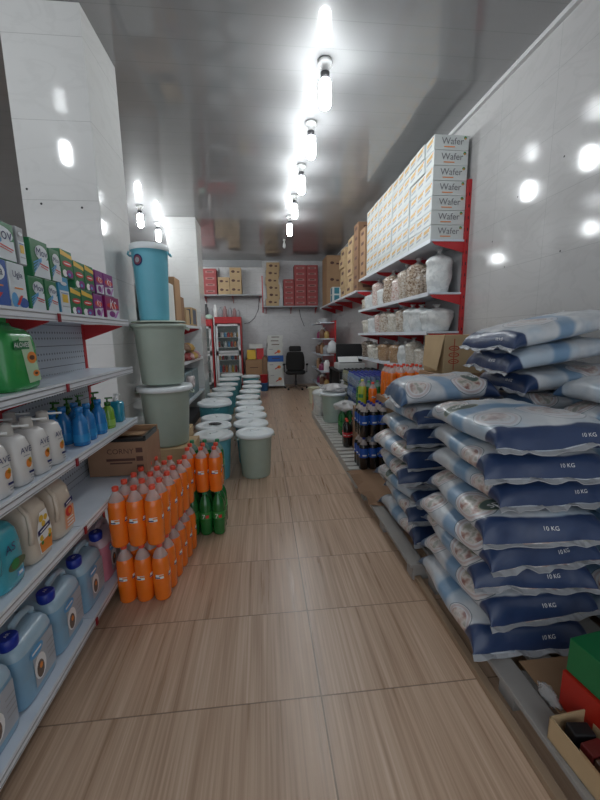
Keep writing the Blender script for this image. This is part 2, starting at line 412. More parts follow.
def d_slim(m, w, h):
    m.rect((E_, 0, .33*h), .9*w, .6*h, Y1, Z1, DWHITE); m.disc((E_*2, 0, .82*h), .3*w, Y1, Z1, DWHITE, 14, .05*h)
    m.rect((E_*2, 0, .42*h), .55*w, .22*h, Y1, Z1, LOGOY); m.rect((E_*2, 0, .2*h), .7*w, .02*h, Y1, Z1, GREYB); m.rect((E_*2, 0, .56*h), .7*w, .02*h, Y1, Z1, DBLUE)
def d_fruit(m, w, h):
    m.quad([(E_, -w*.48, .8*h), (E_, w*.48, .72*h), (E_, w*.48, .86*h), (E_, -w*.48, .98*h)], LOGOY); m.disc((E_*1.5, 0, .52*h), .38*w, Y1, Z1, LOGOR, 16, .1*h)
    m.disc((E_*2, 0, .52*h), .3*w, Y1, Z1, LOGOW, 16, .02*h)
    m.disc((E_*1.5, .15*w, .17*h), .3*w, Y1, Z1, DPURP, 16, .15*h); m.disc((E_*1.2, -.25*w, .16*h), .2*w, Y1, Z1, LOGOW, 12, .13*h); m.disc((E_*2, .1*w, .14*h), .12*w, Y1, Z1, SKYB, 12, .06*h)
def d_purple(m, w, h):
    m.disc((E_, 0, .6*h), .42*w, Y1, Z1, LOGOR, 16, .13*h); m.text('KS', w*.42, LOGOW, (E_*2, 0, .6*h), (0,.97,-.2), (0,.2,.97))
    m.quad([(E_, -w*.47, .03*h), (E_, w*.47, .03*h), (E_, w*.47, .44*h), (E_, -w*.47, .36*h)], DWHITE); m.disc((E_*2, -.1*w, .22*h), .22*w, Y1, Z1, DPURP, 12, .14*h)
    m.quad([(E_*2.5, 0, .05*h), (E_*2.5, .15*w, .05*h), (E_*2.5, .45*w, .4*h), (E_*2.5, .3*w, .38*h)], mat('box_lilac', (.5, .2, .55), .35))
XF = SX1 - .012
zs = SZ[4] + .001
def dbox(name, ya, yb, z, h, base, deco, lab, cat='box', d=.09, x=XF, group='detergent boxes on the top shelf'):
    return carton_box(name, (yb-ya)-.004, h, d, base, deco, cat, lab, (x, (ya+yb)/2, z), group)
dbox('detergent_box', 1.27, 1.395, zs, .155, DBLUE, d_ugla, 'dark blue flowered washing powder box at the near end of the lower row')
dbox('detergent_box', 1.397, 1.492, zs, .155, DWHITE, d_ugla, 'white and blue washing powder box in the lower row on the top shelf')
dbox('detergent_box', 1.505, 1.605, zs, .125, DGREEN, d_mov, 'wider green and white powder box in the lower row beside the white one')
dbox('detergent_box', 1.612, 1.70, zs, .125, DGREEN, d_mov, 'green and white powder box in the lower row beside the slim teal one')
dbox('powder_packet', 1.712, 1.80, zs, .155, DTEAL, d_slim, 'slim teal packet with a yellow panel at the shelf edge', d=.05)
dbox('detergent_box', 1.805, 1.905, zs, .122, DGREEN, d_fruit, 'green box with purple flowers, lower row next to the slim teal packet')
dbox('detergent_box', 1.91, 2.03, zs, .122, DGREEN, d_fruit, 'green box with purple flowers, lower row next to a purple box')
dbox('detergent_box', 2.04, 2.15, zs, .118, DPURP, d_purple, 'purple and white box in the lower row next to the green boxes')
dbox('detergent_box', 2.185, 2.38, zs, .122, DMAG, d_purple, 'magenta box at the far end of the top shelf')
z2 = zs + .1565
dbox('detergent_box', 1.30, 1.46, z2, .125, DGREEN, d_mov, 'green powder box in the upper row cut by the picture edge')
dbox('powder_packet', 1.47, 1.515, z2, .13, GREYB, d_slim, 'slim grey packet standing in the upper row between green boxes', d=.05)
z3 = zs + .1265
dbox('detergent_box', 1.545, 1.665, z3, .142, DGREEN, d_mov, 'large green powder box on the upper row, left of its twin')
dbox('detergent_box', 1.67, 1.752, z3+.001, .13, DGREEN, d_mov, 'smaller green powder box in the upper row, right of the large one')
dbox('detergent_box', 1.755, 1.86, zs+.157, .118, DGREEN, d_fruit, 'green box with purple flowers standing over the slim teal packet')
z4 = zs + .1235
dbox('detergent_box', 1.863, 1.965, z4, .124, DGREEN, d_fruit, 'green box with purple flowers, middle of the three in the upper row')
dbox('detergent_box', 1.97, 2.07, z4, .124, DGREEN, d_fruit, 'green box with purple flowers, upper row next to a purple box')
dbox('detergent_box', 2.085, 2.185, z4, .12, DPURP, d_purple, 'purple and white box in the upper row next to the green boxes')
dbox('detergent_box', 2.19, 2.32, z4, .12, DPURP, d_purple, 'purple and white box at the far end of the upper row')

# --- green aloe soap jug on the second shelf
JGREEN = mat('green_soap_jug', (.03, .30, .07), .25, sss=.2, coat=.4)
jt = thing('soap_jug', 'large green soap jug with a papaya label alone on the second shelf', 'jug', (SX1-.11, 1.455, SZ[3]+.001))
m = MB(); rr = []
for z, hx, hy in ((0,.075,.088),(.008,.082,.096),(.02,.085,.100),(.12,.085,.1),(.17,.083,.098),(.20,.078,.092),(.222,.062,.075),(.232,.035,.04),(.245,.03,.032)): rr.append(sup(0, 0, z, hx, hy, 4.5, 32))
m.loft(rr, JGREEN); m.build('jug_body', jt)
m = MB(); LX = .0862
m.quad([(LX,-.03,.19),(LX,.035,.195),(LX,.075,.03),(LX,.0,.025)], mat('label_mint', (.45, .62, .42), .35))
m.disc((LX+.001, .03, .118), .028, Y1, Z1, LOGOO, 20, .022); m.disc((LX+.0015, .03, .118), .016, Y1, Z1, mat('papaya_seed', (.10, .04, .02), .4), 16, .009)
m.disc((LX+.001, .045, .058), .02, Y1, Z1, LOGOO, 16, .012); m.disc((LX+.0015, .045, .058), .011, Y1, Z1, MATS['papaya_seed'], 12, .005)
m.rect((LX+.0005, -.02, .165), .085, .03, Y1, Z1, DGREEN); m.text('ALOVES', .024, LOGOW, (LX+.0015, -.02, .165), Y1, Z1)
m.build('jug_label', jt)
m = MB(); m.lathe([(.028,.245),(.03,.25),(.03,.268),(.026,.272)], JGREEN, 18); m.build('cap', jt)

# --- white pump bottles on the third shelf
PEARL = mat('pearl_bottle', (.70, .68, .66), .3, coat=.3)
def make_shampoo():
    t = thing('lotion_bottle', 'x', 'bottle')
    m = MB(); rr = [sup(0,0,z,hx,hy,3.6,24) for z,hx,hy in ((0,.052,.036),(.006,.06,.043),(.08,.062,.045),(.14,.058,.043),(.17,.05,.036),(.183,.034,.026))]
    m.loft(rr, PEARL)
    LXx = .0635
    m.text('AVE', .030, LOGOB, (LXx, 0, .128), Y1, Z1); m.rect((LXx, 0, .108), .03, .003, Y1, Z1, GREYB)
    m.disc((LXx, .005, .078), .013, Y1, Z1, LOGOO, 12, .016); m.disc((LXx, .012, .088), .008, Y1, Z1, LOGOY, 10, .01)
    m.rect((LXx, .012, .044), .024, .008, Y1, Z1, LOGOB); m.rect((LXx, .014, .032), .018, .004, Y1, Z1, GREYB); m.rect((LXx, .014, .022), .018, .004, Y1, Z1, GREYB)
    m.build('bottle_body', t)
    m = MB(); m.lathe([(.021,.178),(.022,.184),(.021,.222),(.017,.224)], mat('cream_cap', (.55, .52, .48), .4), 18); m.build('cap', t)
    m = MB(); m.tube([(.0,-.004,.226),(.025,.008,.213),(.065,.025,.212)], .0042, WHITE); m.build('pump_spout', t)
    return t
sh = Stamp(make_shampoo()); gx = 'white pump bottles on the third shelf'
for i, (x, y) in enumerate(((-.915,1.365),(-.915,1.48),(-.915,1.587))):
    sh((x, y, SZ[2]+.001), R(-6), 'white pump bottle in the front row, %s' % ['closest to the camera', 'middle of three', 'beside the blue bottles'][i], gx)
for i, (x, y) in enumerate(((-1.04,1.36),(-1.04,1.475),(-1.04,1.585),(-1.04, 1.25))):
    sh((x, y, SZ[2]+.001), R(4), 'white pump bottle in the back row behind %s' % ['the closest front bottle', 'the middle front bottle', 'the one beside the blue bottles', 'the picture edge'][i], gx)
sh((-.915, 1.25, SZ[2]+.001), R(-4), 'white pump bottle half cut by the left picture edge', gx)

# --- blue and green bottles
def make_spray(colm, neck, capm, h=.165, r=.034, pump=False):
    t = thing('cleaner_bottle', 'x', 'bottle')
    m = MB(); m.lathe([(r*.9,0),(r,.005),(r,.06),(r*.93,.09),(r*.95,.1),(r*.8,.128),(r*.42,.145),(r*.4,h)], colm, 20); m.build('bottle_body', t)
    m = MB(); m.lathe([(r*.5,h-.004),(r*.5,h+.02),(r*.3,h+.022)], capm, 14)
    if pump: m.lathe([(.005,h+.022),(.005,h+.04)], capm, 8); m.box(-.012,.03,-.008,.008,h+.04,h+.05,capm, bev=.002)
    m.build('cap', t)
    m = MB(); m.lathe([(r+.0008,.02),(r+.0008,.058)], neck, 20, cap0=False, cap1=False); m.build('bottle_label', t)
    return t
CBLUE = mat('blue_cleaner', (.02, .20, .50), .15, sss=.15, coat=.5); CLIME = mat('lime_soap', (.22, .42, .04), .15, sss=.15, coat=.5); CDG = mat('dark_green_soap', (.03, .14, .02), .2, coat=.4)
CBLUE2 = mat('blue_cleaner_label', (.03, .27, .58), .25); CLIME2 = mat('lime_label', (.30, .52, .10), .3)
bl = Stamp(make_spray(CBLUE, CBLUE2, CBLUE)); gb = 'blue cleaner bottles on the third shelf'
for i, (x, y) in enumerate(((-.90,1.855),(-.91,1.955),(-.905,2.075),(-.985,1.78),(-.99,1.88),(-.985,1.99))):
    bl((x, y, SZ[2]+.001), R(40*i), 'blue cleaner bottle in the %s row, %s' % ('front' if i < 3 else 'back', ['nearest the white bottles', 'middle one', 'next to the lime green bottle', 'nearest the white bottles', 'middle one', 'farthest from the white bottles'][i]), gb, (1.1,1.1,1.02))
lm = Stamp(make_spray(CLIME, CLIME2, CDG, .15, .034, True))
lm((-.905, 2.2, SZ[2]+.001), R(20), 'lime green pump soap bottle in the front row beside the blue bottles', None, (1,1,.9))
dg = Stamp(make_spray(CDG, CLIME2, CDG, .155, .03, True)); gd = 'dark green pump bottles behind the blue bottles'
for i, (x, y) in enumerate(((-1.055,1.93),(-1.05,2.05),(-1.04,2.15),(-1.0,2.25))):
    dg((x, y, SZ[2]+.001), R(15*i), 'dark green pump bottle in the back row, %s counting from the camera' % nth(i+1), gd)
t = thing('hand_wash_bottle', 'small square teal hand wash bottle at the far shelf end', 'bottle', (-.925, 2.37, SZ[2]+.001))
m = MB(); m.loft([sup(0,0,z,hx,hy,4,20) for z,hx,hy in ((0,.04,.034),(.004,.044,.038),(.115,.044,.038),(.125,.036,.03),(.13,.016,.016))], mat('teal_wash', (.02, .26, .40), .2, coat=.4)); m.build('bottle_body', t)
m = MB(); m.lathe([(.014,.13),(.014,.145),(.005,.147),(.005,.165)], WHITE, 12); m.box(-.01,.03,-.007,.007,.165,.174,WHITE); m.build('pump', t)
m = MB(); m.lathe([(.018,0),(.02,.004),(.02,.09),(.012,.1)], mat('pink_bottle', (.5,.12,.3), .3), 14); tag(m.build('soap_bottle', None, (-1.04,2.37,SZ[2]+.001)), 'small pink bottle half hidden behind the lime and teal bottles', 'bottle')

# --- jugs on the fourth shelf
def make_jug(col, lab, cap):
    """label faces +x; grip slot to the -y side"""
    t = thing('liquid_soap_jug', 'x', 'jug')
    m = MB(); rr = [sup(0,cy,z,hx,hy,4,32) for z,hx,hy,cy in ((0,.085,.062,0),(.008,.095,.07,0),(.03,.098,.074,0),(.10,.098,.075,0),(.16,.095,.073,0),(.205,.088,.068,.0),(.232,.07,.052,.006),(.24,.05,.036,.01))]
    m.loft(rr, col); m.build('jug_body', t)
    m = MB(); m.lathe([(.024,.238),(.026,.242),(.026,.258),(.02,.262)], cap, 18, (-.03,0,0)); m.build('cap', t)
    m = MB(); lab(m, .0988); m.build('jug_label', t)
    m = MB(); m.tube([(.02,-.03,.232),(.05,-.045,.236),(.086,-.06,.2),(.094,-.066,.14),(.09,-.068,.09)], .009, col); m.build('grip', t)
    return t
def lab_cream(m, x):
    m.quad([(x,-.035,.03),(x,.04,.025),(x,.05,.1),(x,.03,.19),(x,-.015,.19),(x,-.045,.11)], LOGOW)
    m.quad([(x+.001,-.03,.032),(x+.001,.038,.028),(x+.001,.045,.08),(x+.001,-.038,.075)], LOGOO)
    for a,b,r in ((-.01,.165,.014),(.018,.16,.012),(.0,.14,.012),(.03,.09,.014),(-.02,.09,.012)): m.disc((x+.0015,a,b), r, Y1, Z1, LOGOY, 10)
    m.disc((x+.002,.005,.095), .02, Y1, Z1, LOGOW, 12, .014); m.disc((x+.002,-.02,.07), .008, Y1, Z1, LOGOG, 10); m.disc((x+.002,.028,.075), .007, Y1, Z1, LOGOG, 10)
    m.rect((x+.002,0,.12), .08, .02, (0,1,.15), Z1, LOGOB); m.rect((x+.003,0,.12), .055, .005, (0,1,.15), Z1, LOGOW)
def lab_cream2(m, x):
    m.quad([(x,-.03,.03),(x,.05,.03),(x,.052,.12),(x,-.02,.12)], mat('label_peach', (.75, .35, .2), .4))
    m.disc((x+.001,.01,.10), .026, Y1, Z1, LOGOR, 14, .022); m.disc((x+.002,.015,.1), .013, Y1, Z1, LOGOO, 10)
    m.rect((x+.002,.012,.142), .065, .02, (0,1,.15), Z1, LOGOB); m.rect((x+.003,.012,.142), .04, .005, (0,1,.15), Z1, LOGOW)
    for k in range(3): m.rect((x+.002,.012,.07-.014*k), .05, .005, Y1, Z1, LOGOW)
def lab_turq(m, x):
    m.text('AS', .045, LOGOB, (x,-.01,.155), Y1, Z1); m.disc((x,.01,.085), .045, Y1, Z1, mat('label_leaf', (.09,.13,.07), .4), 14, .02); m.disc((x+.001,0,.09), .02, Y1, Z1, LOGOG, 10, .02)
    m.rect((x,.02,.045), .035, .02, Y1, Z1, SKYB); m.rect((x+.001,.02,.045), .02, .01, Y1, Z1, LOGOW)
CREAM = mat('cream_soap', (.62, .52, .42), .3, sss=.1, coat=.3); CREAMC = mat('beige_cap', (.55, .38, .18), .4)
AQUA = mat('aqua_soap', (.05, .34, .42), .2, sss=.15, coat=.4)
o = make_jug(CREAM, lab_cream, CREAMC); o.location = (-.965, 1.415, SZ[1]+.001); tag(o, 'cream soap jug with orange flower label, next to the turquoise jug', 'jug', 'soap jugs on the fourth shelf')
o = make_jug(CREAM, lab_cream2, CREAMC); o.location = (-.965, 1.59, SZ[1]+.001); tag(o, 'cream soap jug with red flower label, farthest on its shelf', 'jug', 'soap jugs on the fourth shelf')
o = make_jug(AQUA, lab_turq, AQUA); o.location = (-.965, 1.24, SZ[1]+.001); o.scale = (1,1,.95); tag(o, 'turquoise soap jug at the left picture edge on the fourth shelf', 'jug', 'soap jugs on the fourth shelf')

# --- jerrycans on the bottom shelf
def make_jerry(col, lid, pale):
    t = thing('jerrycan', 'x', 'jerrycan')
    m = MB(); hx, hy = .10, .1135
    rr = [sup(0,0,z,a*hx,b*hy,5.5,36) for z,a,b in ((0,.93,.94),(.006,.985,.985),(.02,1,1),(.10,1,1),(.105,.99,.99),(.11,1,1),(.17,1,1),(.205,.985,.99),(.228,.93,.95),(.246,.80,.86),(.254,.6,.7))]
    m.loft(rr, col, mfun=lambda k: col if k < 7 else pale); m.build('jerrycan_body', t)
    m = MB(); m.tube([(.03,-.03,.25),(.03,-.02,.282),(.03,.02,.292),(.03,.065,.286),(.03,.085,.266),(.03,.09,.245)], .014, pale, 10); m.build('handle', t)
    m = MB(); m.lathe([(.026,.235),(.031,.245),(.033,.255),(.033,.283),(.029,.287)], lid, 24, (.045,-.07,0))
    m.text('AR', .018, LOGOW, (.045,-.07,.2885), (0,1,0), (-1,0,0)); m.build('screw_cap', t)
    m = MB(); x = hx + .0012
    m.rect((x,.02,.115), .13, .16, Y1, Z1, mat('label_silver', (.42, .45, .50), .4)); m.disc((x+.001,-.02,.175), .04, Y1, Z1, SKYB, 16, .022); m.rect((x+.0015,-.02,.175), .055, .008, Y1, Z1, LOGOW)
    m.disc((x+.001,-.01,.1), .035, Y1, Z1, LOGOW, 16, .05); m.disc((x+.0015,-.012,.09), .022, Y1, Z1, mat('label_photo', (.16,.12,.10), .5), 12, .035); m.disc((x+.002,-.008,.1), .01, Y1, Z1, LOGOO, 8, .012)
    for k in range(4): m.rect((x+.0015,.06,.15-.022*k), .045, .005, Y1, Z1, GREYB)
    m.build('label_sheet', t)
    return t
JBLUE = mat('pale_blue_can', (.22, .40, .56), .28, sss=.2, coat=.35); JPINK = mat('pale_pink_can', (.62, .22, .30), .28, sss=.2, coat=.35)
jc = Stamp(make_jerry(JBLUE, CAPB, mat('pale_clear_blue_can', (.36, .50, .60), .28, sss=.2, coat=.35))); gj = 'blue jerrycans on the bottom shelf'
for i, y in enumerate((.835, 1.07, 1.305, 1.54, 1.775)):
    jc((-.975, y, SZ[0]+.001), 0, 'pale blue jerrycan with blue cap, %s' % ['mostly outside the lower left picture edge', 'cut by the lower left picture edge', 'largest one seen whole', 'between the largest one and the farthest blue one', 'beside the pink jerrycan'][i], gj)
o = make_jerry(JPINK, CAPB, mat('pale_clear_pink_can', (.60, .45, .50), .28, sss=.2, coat=.35)); o.location = (-.975, 2.01, SZ[0]+.001); tag(o, 'pink jerrycan with a blue cap at the far end of the bottom shelf', 'jerrycan')

# ------------------------------------------------------------------ sodas
def arc_patch(m, r, z0, z1, a, w, mt, n=5):
    for k in range(n):
        t0 = a - w/2 + w*k/n; t1 = a - w/2 + w*(k+1)/n
        m.quad([(r*math.cos(t0), r*math.sin(t0), z0), (r*math.cos(t1), r*math.sin(t1), z0), (r*math.cos(t1), r*math.sin(t1), z1), (r*math.cos(t0), r*math.sin(t0), z1)], mt)
def curved_text(m, t, size, r, a, z, mt):
    m.text(t, size, mt, (0,0,0), (1,0,0), (0,1,0), fn=lambda x, y: (r*math.cos(a + x/r), r*math.sin(a + x/r), z + y))
def make_soda(liq, top, cap, lab, seg=18):
    t = thing('soda_bottle', 'x', 'bottle')
    prof = [(.034,0),(.042,.004),(.0465,.014),(.047,.09),(0.0484,.105),(0.0488,.12),(.047,.136),(.047,.215),(.0455,.236),(.0405,.258),(.0285,.284),(.0155,.302),(.0145,.318)]
    m = MB(); m.lathe(prof, liq, seg, mfun=lambda k: liq if k < 9 else top)
    if lab is lab_orange: lab(m)
    m.build('bottle_body', t)
    m = MB(); m.lathe([(.0155,.311),(.0168,.313),(.0168,.332),(.0145,.334)], cap, 12); m.build('cap', t)
    if lab is not lab_orange: m = MB(); lab(m); m.build('bottle_label', t)
    return t
def lab_orange(m):
    for a in (-PI/2, 0, PI*.75):
        arc_patch(m, 0.0479, .142, .166, a, .9, LOGOW, 5); arc_patch(m, 0.0484, .144, .151, a-.25, .6, LOGOB, 3); arc_patch(m, 0.0484, .155, .163, a+.2, .5, LOGOO, 3)
def lab_7(m):
    m.lathe([(0.0478,.118),(0.0478,.182)], GREENL, 18, cap0=False, cap1=False)
    for a in (-PI/2, PI*.1): curved_text(m, '7', .05, 0.0488, a-.18, .15, LOGOW); arc_patch(m, 0.0489, .138, .162, a+.38, .5, LOGOR, 4)
def lab_pep(m):
    m.lathe([(0.0478,.128),(0.0478,.224)], BLUEL, 18, cap0=False, cap1=False); arc_patch(m, 0.0488, .145, .16, PI, .9, LOGOW, 5); arc_patch(m, 0.0488, .145, .16, -PI/2, .9, LOGOW, 5)
def lab_coke(m):
    m.lathe([(0.0478,.118),(0.0478,.185)], REDL, 18, cap0=False, cap1=False); arc_patch(m, 0.0488, .148, .156, -PI/2, 1.2, LOGOW, 6); arc_patch(m, 0.0488, .148, .156, PI, 1.2, LOGOW, 6)
so = Stamp(make_soda(ORANGE, CLEAR, CAPR, lab_orange))
s7 = Stamp(make_soda(GREENB, GREENB, CAPG, lab_7)); sp = Stamp(make_soda(COLA, CLEAR, CAPB, lab_pep)); sc_ = Stamp(make_soda(COLA, COLA, CAPR, lab_coke))
st_ = Stamp(make_soda(GREENB, TEALCL, CAPG, lab_7))
D = .0945; HB = .336
side = ['left', 'middle', 'right']
for tier in range(2):
    for r_ in range(6):
        for c in range(3):
            x = -.79 + c*D + (.0 if tier == 0 else -.012 + .006*(r_//2)) + r_*.012
            y = 1.935 + r_*D + (r_//2)*.006
            so((x, y, tier*HB + .001), R(8*random.uniform(-1,1)), 'orange soda in the long block beside the shelf, %s tier, %s row from front, %s' % ('upper' if tier else 'lower', nth(r_+1), side[c]), 'orange sodas in the long block')
for r_ in range(3):
    for c in range(3):
        x = -.55 + c*D; y = 2.60 + r_*D
        s7((x, y, .001), R(5*random.uniform(-1,1)), 'green lemon soda under the short orange block, %s row from front, %s' % (nth(r_+1), side[c]), 'green sodas in the lower tier')
for r_ in range(3):
    for c in range(3):
        x = -.558 + c*D; y = 2.60 + r_*D
        if r_ < 2: so((x, y, HB+.001), R(5*random.uniform(-1,1)), 'orange soda standing on green sodas, %s row from front, %s' % (nth(r_+1), side[c]), 'orange sodas in the short block')
        else: st_((x, y, HB+.001), 0, 'pale green soda behind the short orange block, %s' % side[c], 'pale green sodas in the upper tier')

# ------------------------------------------------------------------ cartons by the near column
def make_carton(w, d, h, base, deco=None, name='carton', open_top=False):
    """w along x, d along y, origin bottom centre, printed front at -y"""
    t = thing(name, 'x', 'carton')
    m = MB(); m.box(-w/2, w/2, -d/2, d/2, 0, h, base, bev=.003)
    if deco: deco(m, w, d, h)
    m.build('carton_body', t)
    return t
FX, FZ = (1,0,0), (0,0,1)
def d_corny(m, w, d, h):
    y = -d/2 - .0012
    m.text('CORNY', .045, INK, (.02, y, h*.72), FX, FZ); m.rect((.02,y,h*.48), .17, .016, FX, FZ, INK); m.rect((.02,y,h*.38), .13, .01, FX, FZ, INK)
    for z in (.25,.5,.75): m.rect((w*.38,y,h*z), .04, .03, FX, FZ, INK)
def stack_label(o, lab, loc, rz=0, cat='carton', group=None):
    o.location = loc; o.rotation_euler.z = rz; return tag(o, lab, cat, group)
o = make_carton(.345, .30, .215, mat('reddish_board', (.33,.19,.115), .75, var=.15), d_corny); stack_label(o, 'brown printed carton with open dark flaps at the end of the fourth shelf', (-.90, 2.40, SZ[1]+.006))
m = MB(); h_ = .216
m.box(-.17,.17,-.15,-.146,h_,h_+.02,TAPE); m.box(-.16,.12,-.05,.03,h_+.012,h_+.016,KRAFT); m.box(-.165,.165,.13,.15,h_,h_+.035,KRAFT); m.box(.155,.172,-.14,.1,h_,h_+.03,TAPE); m.box(-.165,.15,-.146,-.05,h_+.002,h_+.006,TAPE); m.build('flap', o)
def d_plain(m, w, d, h): m.rect((0, -d/2-.001, h*.5), w, .045, FX, FZ, TAN)
o = make_carton(.46, .40, .26, KRAFT, None); stack_label(o, 'plain brown carton on the floor under the bin stack', (-.84, 3.28, 0))
o = make_carton(.44, .40, .265, TAN, d_plain); stack_label(o, 'tan carton directly under the stacked sage bins', (-.84, 3.26, .261))
o = make_carton(.24, .3, .56, TAN, None); stack_label(o, 'tall tan carton just behind the bin stack', (-.86, 3.66, 0))

# ------------------------------------------------------------------ bins
def make_bin(h, r, col, lidm=None, lf=1.0, name='plastic_bin'):
    t = thing(name, 'x', 'bin')
    m = MB()
    prof = [(r*.76,0),(r*.79,.004),(r*.81,.02),(r*.94,h*.86),(r*.96,h*.88),(r*.97,h*.93),(r*1.03,h*.935),(r*1.04,h*.985),(r*1.0,h*.99),(r*.95,h*.985),(r*.9,h*.9),(r*.7,.03)]
    m.lathe(prof, col, 40, cap1=True); 
    m.build('bin_body', t)
    for s in (-1, 1):
        m = MB(); m.tube([(s*r*1.02,-.05,h*.93),(s*r*1.10,-.04,h*.9),(s*r*1.12,0,h*.89),(s*r*1.10,.04,h*.9),(s*r*1.02,.05,h*.93)], .008, col, 8); m.build('grip', t)
    if lidm:
        m = MB(); m.lathe([(r*1.03,h*.94),(r*1.09*lf,h*.945),(r*1.10*lf,h*.99),(r*1.06*lf,h+.012),(r*.96,h+.016),(r*.9,h+.006),(r*.55,h+.008),(r*.5,h+.016),(r*.2,h+.016)], lidm, 40); l = m.build('lid', t)
        m = MB(); m.box(-.05,.05,-.012,.012,h+.016,h+.028,lidm,bev=.004); m.build('lid_grip', l)
    return t
zb = .53
o = make_bin(.50, .212, GREYG, LIDW); o.location = (-.848, 3.25, zb); tag(o, 'grey green bin with white lid, bottom of the stack of three', 'bin')
o = make_bin(.50, .212, GREYG); o.location = (-.856, 3.25, zb+.53); tag(o, 'sage green bin without lid, middle of the stack of three', 'bin')
m = MB(); m.lathe([(.2,.505),(.216,.507),(.216,.515),(.2,.52),(.05,.52)], mat('pale_green_lid', (.5,.58,.5), .4), 40); m.build('lid', o)
o = make_bin(.57, .142, BLUEB, LIDW, .965); o.location = (-.872, 3.2, zb+.53+.522); tag(o, 'blue bin with a round sticker on top of the stacked sage bins', 'bin')
m = MB(); rs = .165*.93+.004
for k, (rad, mt) in enumerate(((.044, LOGOB), (.035, mat('sticker_maroon', (.20,.05,.08), .4)), (.02, GREYB))):
    a0 = R(-118)
    m.face([m.bm.verts.new(((.142*.93+.004+.0012*k)*math.cos(a0+rad*math.cos(q*PI/9)/.135), (.142*.93+.004+.0012*k)*math.sin(a0+rad*math.cos(q*PI/9)/.135), .455+rad*math.sin(q*PI/9))) for q in range(18)], mt)
m.build('sticker', o)

# floor bins with white lids
floor_bins = [  # x, y, height, radius, colour, words
 (-0.105,3.75,.46,0.183,GREYG,'sage green bin with white lid nearest the camera, right row'),
 (-0.16,4.17,.46,0.183,TURQ,'turquoise bin with white lid, second from front in the right row'),
 (-0.17,4.6,.46,0.183,TURQ,'white lidded bin, third from front in the right row'),
 (-0.2,5.03,.46,0.183,GREYG,'white lidded bin, fourth from front in the right row'),
 (-0.23,5.5,.46,0.183,TURQ,'white lidded bin, fifth from front in the right row'),
 (-0.26,6.05,.46,0.183,GREYG,'white lidded bin, sixth from front in the right row'),
 (-0.25,6.68,.46,0.18,TURQ,'white lidded bin, seventh from front in the right row'),
 (-0.23,7.35,.46,0.18,TURQ,'white lidded bin, eighth from front in the right row'),
 (-0.25,8.05,.46,0.18,TURQ,'white lidded bin, ninth from front in the right row'),
 (-0.3,8.85,.5,0.2,TURQ,'white lidded bin at the far end of the right row'),
 (-0.525,3.72,.46,0.183,BLUEB,'blue bin with white lid nearest the camera, left row'),
 (-0.575,4.12,.46,0.183,BLUEB,'white lidded bin with a dark scrap on it, left row'),
 (-0.59,4.52,.46,0.172,BLUEB,'white lidded bin, third from front in the left row'),
 (-0.68,5.08,.55,0.215,TURQ,'taller wide turquoise bin with white lid in the left row'),
 (-0.74,5.68,.48,0.2,TURQ,'white lidded bin just behind the tall turquoise one, left row'),
 (-0.74,6.28,.48,0.2,TURQ,'white lidded bin, second behind the tall turquoise one, left row'),
 (-0.74,6.92,.48,0.2,TURQ,'white lidded bin, third behind the tall turquoise one, left row'),
 (-0.74,7.6,.48,0.2,TURQ,'white lidded bin, fourth behind the tall turquoise one, left row'),
 (-0.77,8.4,.5,0.22,TURQ,'white lidded bin, fifth behind the tall turquoise one, left row'),
 (-0.78,9.3,.5,0.25,TURQ,'white lidded bin at the far end of the left row near the fridge')]
PB = {}
for x, y, h, r, c, w in floor_bins:
    k = (h, r, c.name)
    if k not in PB: PB[k] = Stamp(make_bin(h, r, c, LIDW))
    PB[k]((x, y, 0), random.uniform(0,3), w, 'lidded bins in two rows on the floor')
def blob(name, mt, hx, hy, h, seed, amp=.25, n=18, k=7):
    m = MB(); rr = []
    for j in range(k):
        f = j/(k-1); s = max(.12, math.sqrt(max(0, 1-(f*1.0)**2.2))) if f > .25 else .75 + f
        ring = []
        for i in range(n):
            a = 2*PI*i/n; q = 1 + amp*noise.noise(Vector((2*math.cos(a)+seed, 2*math.sin(a), 3*f+seed*.7)))
            ring.append((hx*s*q*math.cos(a), hy*s*q*math.sin(a), h*f))
        rr.append(ring)
    m.loft(rr, mt); return m.build(name)
o = blob('plastic_scrap', DARK, .07, .045, .025, 2.2, .6); o.location = (-.55, 4.08, .478); tag(o, 'dark plastic scrap lying on a white bin lid', 'scrap')

# ------------------------------------------------------------------ pallets on the right
def make_pallet(x0, x1, y0, y1, h, wood, along, n, gap, name='wooden_pallet'):
    t = thing(name, 'x', 'pallet', ((x0+x1)/2, (y0+y1)/2, 0))
    W, L = x1-x0, y1-y0
    th = .022
    if along == 'y':
        w = (W - gap*(n-1))/n
        for i in range(n): m = MB(); a = -W/2 + i*(w+gap); m.box(a, a+w, -L/2, L/2, h-th, h, wood, bev=.003); m.build('deck_board', t)
        for y in (-L/2+.05, 0, L/2-.05): m = MB(); m.box(-W/2+.02, W/2, y-.045, y+.045, 0, h-th, wood); m.build('bearer', t)
    else:
        w = (L - gap*(n-1))/n
        for i in range(n): m = MB(); a = -L/2 + i*(w+gap); m.box(-W/2, W/2, a, a+w, h-th, h, wood, bev=.003); m.build('deck_board', t)
        for x in (-W/2+.05, 0, W/2-.05): m = MB(); m.box(x-.045, x+.045, -L/2+.01, L/2-.01, 0, h-th, wood); m.build('bearer', t)
    return t
o = make_pallet(.905, 2.03, .45, 1.86, .10, WOODG, 'y', 7, .075); tag(o, 'grey wooden pallet under the front stack of rice bags', 'pallet')
o = make_pallet(.83, 2.03, 1.9, 3.08, .10, WOODG, 'y', 8, .06); tag(o, 'grey wooden pallet under the second stack of rice bags', 'pallet')
o = make_pallet(.84, 1.52, 3.24, 4.08, .10, WOODW, 'x', 7, .045); tag(o, 'bleached slatted pallet under the blue cola bottles', 'pallet')
